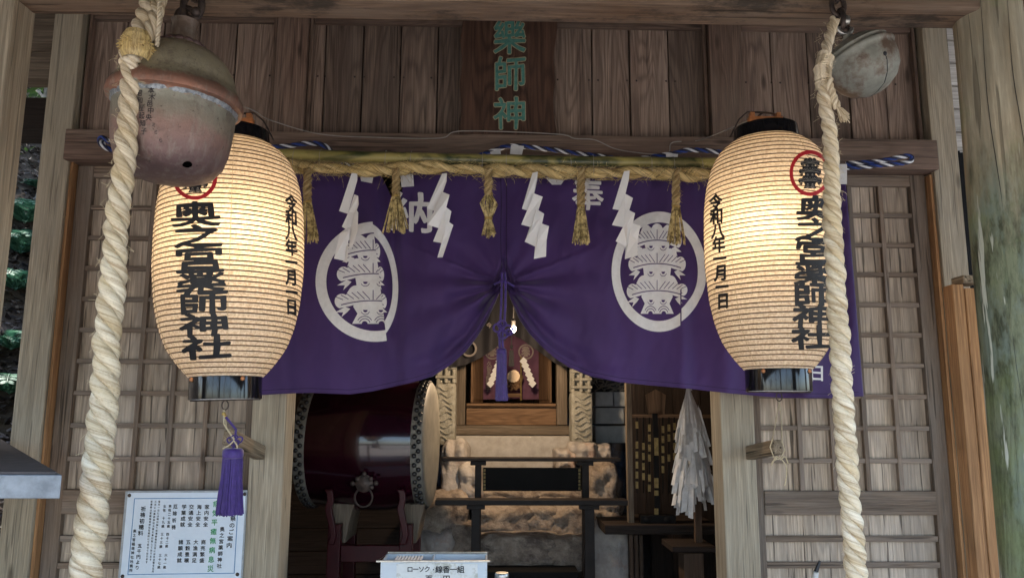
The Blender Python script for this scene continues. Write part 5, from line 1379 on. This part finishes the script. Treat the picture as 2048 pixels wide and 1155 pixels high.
# black inner curtain, bulb, small tassel
YK = 4.85
kc_ = empty('inner_curtain', W(1024, 725, YK), 'black inner curtain with pale crest parted above the altar', 'curtain')
b = MB(); vs = []; fs = []
kx_ = [900, 930, 960, 990, 1010, 1022, 1040, 1060, 1085, 1112, 1150]; ky_ = [735, 729, 716, 696, 680, 668, 676, 690, 708, 727, 738]
for j in range(21):
    for i in range(81):
        px = 900+250*i/80; bt = float(np.interp(px, kx_, ky_)); py = 470+(bt-470)*j/20; vs.append(W(px, py, YK-.015*math.sin(px*.09+py*.02)-.01*math.sin(px*.2)))
for j in range(20):
    for i in range(80): a = j*81+i; fs.append((a, a+81, a+82, a+1))
b.add(vs, fs).build('cloth', M['black_cloth'], kc_, smooth=True)
fl = Flat().ring(938, 697, 12, 16, 30); f2 = Flat(); f2.char('今', 978, 650, 11, 12, bold=.03); M['dim_print'] = mott('dim_print', (.1, .09, .085), (.15, .13, .12), 40, .9)
fl.build('pale_crest', M['dim_print'], kc_, lambda x, y: W(x, y, YK-.03)); f2.build('pale_character', M['dim_print'], kc_, lambda x, y: W(x, y, YK-.03))
q = W(1023, 700, 4.78); t2 = empty('tassel', W(1023, 732, 4.78), 'small black tassel hanging before the altar opening', 'tassel')
strip_tassel('fringe', (q.x, 4.78), .013, .018, q.z, Z(1023, 731, 4.78), 70, M['black_cloth'], t2, 8); MB().tube([q, W(1023, 660, 4.78)], .003, 5).ball(W(1023, 693, 4.78), .012, 8).build('cord', M['black_cloth'], t2)
bq = W(1027, 657, 4.22); bo = empty('light_bulb', bq, 'small lit warm bulb high inside the doorway above the altar', 'bulb')
m_, nt_, bs_ = new_mat('lit_bulb'); bs_.inputs['Emission Color'].default_value = (1, .85, .6, 1); bs_.inputs['Emission Strength'].default_value = 12; M['bulb'] = m_
MB().ball(bq, .015, 14, sc=(1, 1, 1.25)).build('glass', M['bulb'], bo, smooth=True)
MB().lathe([(.011, .0), (.012, .03), (.004, .035), (.003, .5)], bq+Vector((0, 0, .014)), 14).build('socket', M['black_paint'], bo, smooth=True)
li = bpy.data.lights.new('bulb_lamp', 'POINT'); li.energy = BULB_W; li.color = (1, .72, .46); li.shadow_soft_size = .03
lo = bpy.data.objects.new('bulb_lamp', li); C.objects.link(lo); lo.parent = bo; lo.location = (0, -.045, -.03)
# concrete base
bpx(MB(), 886, 1140, 871, 937, YA-.12, YA+.75).build('altar_plinth', M['concrete'], bevel=.006); tag(bpy.data.objects['altar_plinth'], 'grey concrete plinth under the altar cabinet', 'plinth')
# carved stone pillars
def pillar(x0, x1, y0, y1, Y, label, lat, seed):
    p = empty('stone_pillar', W((x0+x1)/2, y1, Y), label, 'stone pillar', 'carved stone pillars beside the altar')
    a = W(x0, y0, Y); c = W(x1, y1, Y); zm = a.z+(c.z-a.z)*.38
    o = rock('shaft', ((a.x+c.x)/2, Y+.07, (zm+c.z)/2), (c.x-a.x, .14, zm-c.z), seed, M['carved'], parent=p, amp=.05, k=12)
    b = MB(); n = 3; ww = (c.x-a.x)
    for i in range(n): x = a.x+ww*(.12+.38*i); b.tube([(x, Y+.03, zm), (x, Y+.03, a.z)], .012, 8)
    for i in range(4): z = zm+(a.z-zm)*(.15+.25*i); b.tube([(a.x, Y+.02+.01*(i % 2), z), (c.x, Y+.02, z)], .01, 8)
    b.box(a.x, c.x, Y+.05, Y+.12, zm+.002, a.z, ax=2)
    b.build('stone_lattice', M['carved'], p, smooth=True)
    rg = random.Random(seed); q = MB()
    for i in range(9):
        z = c.z+(zm-c.z)*(.1+.1*i); pts = [(a.x+ww*(.15+.7*t), Y-.004, z+.012*math.sin(t*6+i)) for t in np.linspace(0, 1, 10)]; q.tube(pts, .007, 6)
    q.build('relief', M['carved'], p, smooth=True)
pillar(872, 910, 690, 888, YA-.25, 'carved grey stone pillar left of the altar, beside the drum', 1, 31)
pillar(1142, 1186, 720, 888, YA-.25, 'carved grey stone pillar right of the altar', 1, 32)
b = MB()
for i, (x0, x1, y0, y1) in enumerate(((1191, 1226, 783, 812), (1228, 1262, 783, 812), (1191, 1248, 815, 847), (1250, 1275, 815, 847), (1191, 1262, 851, 885))):
    bpx(b, x0, x1, y0, y1, YA+.1+.01*(i % 2), YA+.4)
tag(b.build('block_wall', M['block'], bevel=.004), 'pale blue grey block wall right of the carved pillar', 'wall')
rg = random.Random(5); b = MB()
for i in range(60):
    p = W(rg.uniform(1185, 1262), rg.uniform(742, 782), YA+.12); d = Vector((rg.uniform(-.12, .12), rg.uniform(-.05, .05), rg.uniform(-.04, .05))); b.tube([p, p+d*.5+Vector((0, 0, .01)), p+d], .004, 5)
tag(b.build('twig_pile', M['bark'], smooth=True), 'pile of grey twigs on top of the block wall', 'twigs')
# steps and boulders
SG = 'rough stone steps up to the altar'
for i, (x0, x1, y0, y1, Y, dep) in enumerate(((958, 1070, 978, 1012, 4.75, .35), (1058, 1172, 978, 1012, 4.78, .35), (950, 1062, 1012, 1072, 4.6, .4), (1052, 1122, 1014, 1072, 4.62, .4), (1105, 1180, 1012, 1072, 4.6, .4),
                                              (955, 1115, 1070, 1138, 4.42, .4), (1090, 1180, 1074, 1138, 4.44, .4))):
    lab = ['flat stone at the top of the steps, left half', 'flat stone at the top of the steps, right half', 'wide rough stone in the middle step, left', 'wedge stone in the centre of the middle step', 'pale chiselled stone at the right of the middle step', 'large angular stone of the lowest step in view', 'small stone at the right of the lowest step in view'][i]
    rockpx(x0, x1, y0, y1, Y, dep, 40+i, M['stone'], lab, 'step_stone', SG, 'step stone', amp=.11, k=5, fr=3.0)
for i, (x0, x1, y0, y1, Y, dep, mt, lab) in enumerate((
        (884, 932, 888, 1000, 4.65, .5, 'stone_grey', 'squared pale boulder under the left stone pillar'),
        (915, 962, 930, 1010, 4.6, .4, 'stone_grey', 'narrow grey boulder left of the black screen'),
        (828, 930, 985, 1078, 4.5, .5, 'stone', 'rounded pinkish boulder beneath the drum head'),
        (835, 905, 1060, 1160, 4.45, .5, 'stone_grey', 'grey boulder at floor level left of the steps'),
        (890, 958, 1050, 1150, 4.5, .5, 'stone', 'speckled brown boulder against the left table leg'),
        (1112, 1150, 900, 940, 4.75, .4, 'stone_grey', 'small block stone at the foot of the right pillar'),
        (1140, 1192, 884, 926, 4.8, .4, 'stone_grey', 'lumpy grey stone under the right carved pillar'),
        (1188, 1222, 890, 930, 4.85, .3, 'stone_grey', 'small round stone beside the block wall'),
        (1176, 1232, 928, 1008, 4.6, .5, 'stone', 'tan boulder right of the black screen'),
        (1178, 1245, 1000, 1050, 4.55, .5, 'stone', 'brown boulder just under the lower shelf at right'),
        (1176, 1262, 1052, 1200, 4.4, .5, 'stone_grey', 'big smooth boulder at floor level right of the steps'),
        (870, 960, 1130, 1230, 4.4, .5, 'stone', 'low boulder hidden behind the candle box'))):
    rockpx(x0, x1, y0, y1, Y, dep, 60+i, M[mt], lab, amp=.11, k=5, fr=2.6)
b = MB(); bpx(b, 958, 1158, 1142, 1300, 4.2, 4.5); tag(b.build('black_chest', M['black_paint'], bevel=.004), 'dark low chest at the foot of the stone steps', 'chest')
# offering tables
def table(x0, x1, y0, y1, Y, dep, legs, label):
    t = empty('offering_table', (X((x0+x1)/2, y0, Y), Y, .5), label, 'table', 'dark offering tables before the steps')
    bpx(MB(), x0, x1, y0, y1, Y, Y+dep, ax=0).build('table_top', M['table'], t, bevel=.003)
    for a, c in legs:
        xa, xb = X(a, 1000, Y), X(c, 1000, Y); zt_ = Z(1024, y1, Y)-.001
        MB().box(xa, xb, Y+.03, Y+.07, .45, zt_).box(xa-.025, xb+.025, Y+.028, Y+.072, zt_-.022, zt_-.0005, ax=0).build('leg', M['table'], t, bevel=.002)
        
    return t
table(884, 1242, 915, 922, 4.25, .1, ((949, 962), (1166, 1180)), 'upper narrow dark offering table in front of the plinth')
table(870, 1256, 999, 1010, 4.0, .1, ((943, 960), (1170, 1190)), 'lower wider dark offering table before the stone steps')
b = empty('black_screen', W(1065, 980, 4.36), 'black screen with gold edging standing between the two offering tables', 'screen')
bpx(MB(), 966, 1162, 935, 981, 4.36, 4.4, ax=0).build('board', M['black_paint'], b, bevel=.002)
g_ = MB()
for x in (967, 1157):
    for i in range(6): bpx(g_, x, x+4, 937+i*7.3, 942+i*7.3, 4.355, 4.359)
g_.build('gold_edging', M['gold'], b)

# ================================================================== RIGHT CABINET, ONUSA
YC2 = 4.2
cb = empty('open_cabinet', (X(1340, 1060, YC2), YC2, .5), 'open dark shelf unit at the right of the doorway', 'shelf unit')
bpx(MB(), 1253, 1264, 600, 1048, YC2, YC2+.05, ax=2).build('post', M['altar_grey'], cb, bevel=.002)
bpx(MB(), 1264.5, 1440, 828, 835, YC2+.01, YC2+.04, ax=0).build('cross_rail', M['altar'], cb, bevel=.001)
bpx(MB(), 1210, 1440, 1049, 1068, YC2-.08, YC2+.4, ax=0).build('shelf', M['dark'], cb, bevel=.003)
for i in range(3): bpx(MB(), 1262+i*10, 1269+i*10, 1069, 1400, YC2-.05+.03*i, YC2-.0+.03*i, ax=2).build('post', M['roof'], cb)
b = MB()
for i in range(7): bpx(b, 1262+i*28, 1289+i*28, 600, 1048, YC2+.35, YC2+.37, ax=2)
b.build('back_boards', M['dark'], cb)
wb = MB(); P = [(1311, 778), (1332, 789), (1329, 828), (1297, 828), (1291, 789)]
wb.prism([(X(x, y, YC2+.05), Z(x, y, YC2+.05)) for x, y in P], YC2+.05, YC2+.062)
tag(wb.build('votive_tablet', M['altar'], bevel=.001), 'plain five sided wooden tablet standing above the rows of gold tags', 'tablet')
vo = empty('hanging_tags', W(1313, 1050, YC2), 'rows of gold tags hung either side of a black gold-banded rod', 'ornament')
b = MB(); bpx(b, 1308, 1318, 826, 1045, YC2-.01, YC2+.008, ax=2); bpx(b, 1282, 1352, 1030, 1048, YC2-.03, YC2+.03); b.ball(W(1294, 1038, YC2-.02), .03, 12, sc=(1, .5, .8)); b.ball(W(1334, 1038, YC2-.02), .03, 12, sc=(1, .5, .8)); b.build('rod', M['black_paint'], vo, smooth=40)
b = MB()
for y0, y1 in ((875, 910), (955, 975), (980, 990), (1016, 1028)): bpx(b, 1309, 1317, y0, y1, YC2-.016, YC2-.011)
for i, px in enumerate((1274, 1287, 1299, 1326, 1338, 1349)):
    for j in range(7 if i < 3 else 5):
        y = 842+j*20+(3*i if i < 3 else 3*(6-i)); 
        if random.random() < .85: bpx(MB(), px-2.6, px+2.6, y, y+14, YC2-.004, YC2-.001).build('gold_tag', M['gold'], vo)
b.build('gold_bands', M['gold'], vo)
b = MB()
for px in (1274, 1287, 1299, 1326, 1338, 1349): b.tube([W(px, 834, YC2), W(px, 985, YC2)], .004, 5)
b.build('strings', M['black_paint'], vo)
YO = 3.9
on = empty('paper_streamer_wand', W(1390, 1095, YO), 'tall purification wand thick with white paper streamers at the right of the doorway', 'purification wand')
bpx(MB(), 1387, 1400, 780, 1092, YO-.01, YO+.02, ax=2).build('staff', M['roof'], on)
bpx(MB(), 1345, 1432, 1092, 1104, YO-.12, YO+.12, ax=0).build('foot_board', M['dark'], on, bevel=.003)
bpx(MB(), 1372, 1412, 1105, 1400, YO-.06, YO+.06, ax=2).build('pedestal', M['roof'], on, bevel=.003)
b = MB(); rg = random.Random(21)
for i in range(210):
    a = rg.uniform(0, 2*PI); t0 = rg.choice((.0, .12, .25, .38, .5, .62))+rg.uniform(-.05, .05); t1 = min(1.04, t0+rg.uniform(.22, .42)); kk = rg.uniform(.7, 1.12)
    def pt(t, q): r = (5+38*max(0, t)**.7)*q*kk; return W(1378+r*math.cos(a)+12*t, 784+242*t, YO+math.sin(a)*r*.0024)
    p, q, r_ = pt(t0, .55), pt((t0+t1)/2, 1.0), pt(t1, 1.12); wv = Vector((rg.uniform(.4, 1), rg.uniform(-.8, .8), rg.uniform(-.25, .25))).normalized()*rg.uniform(.007, .015)
    b.add([p-wv*.6, p+wv*.6, q+wv, q-wv, r_+wv*rg.uniform(.6, 1.1), r_-wv], [(0, 1, 2, 3), (3, 2, 4, 5)])
b.build('streamers', M['tab'], on)
for o in list(C.objects):
    if o.parent is None and o.type == 'MESH' and not o.get('kind') and not o.get('label'): print('UNLABELLED', o.name)
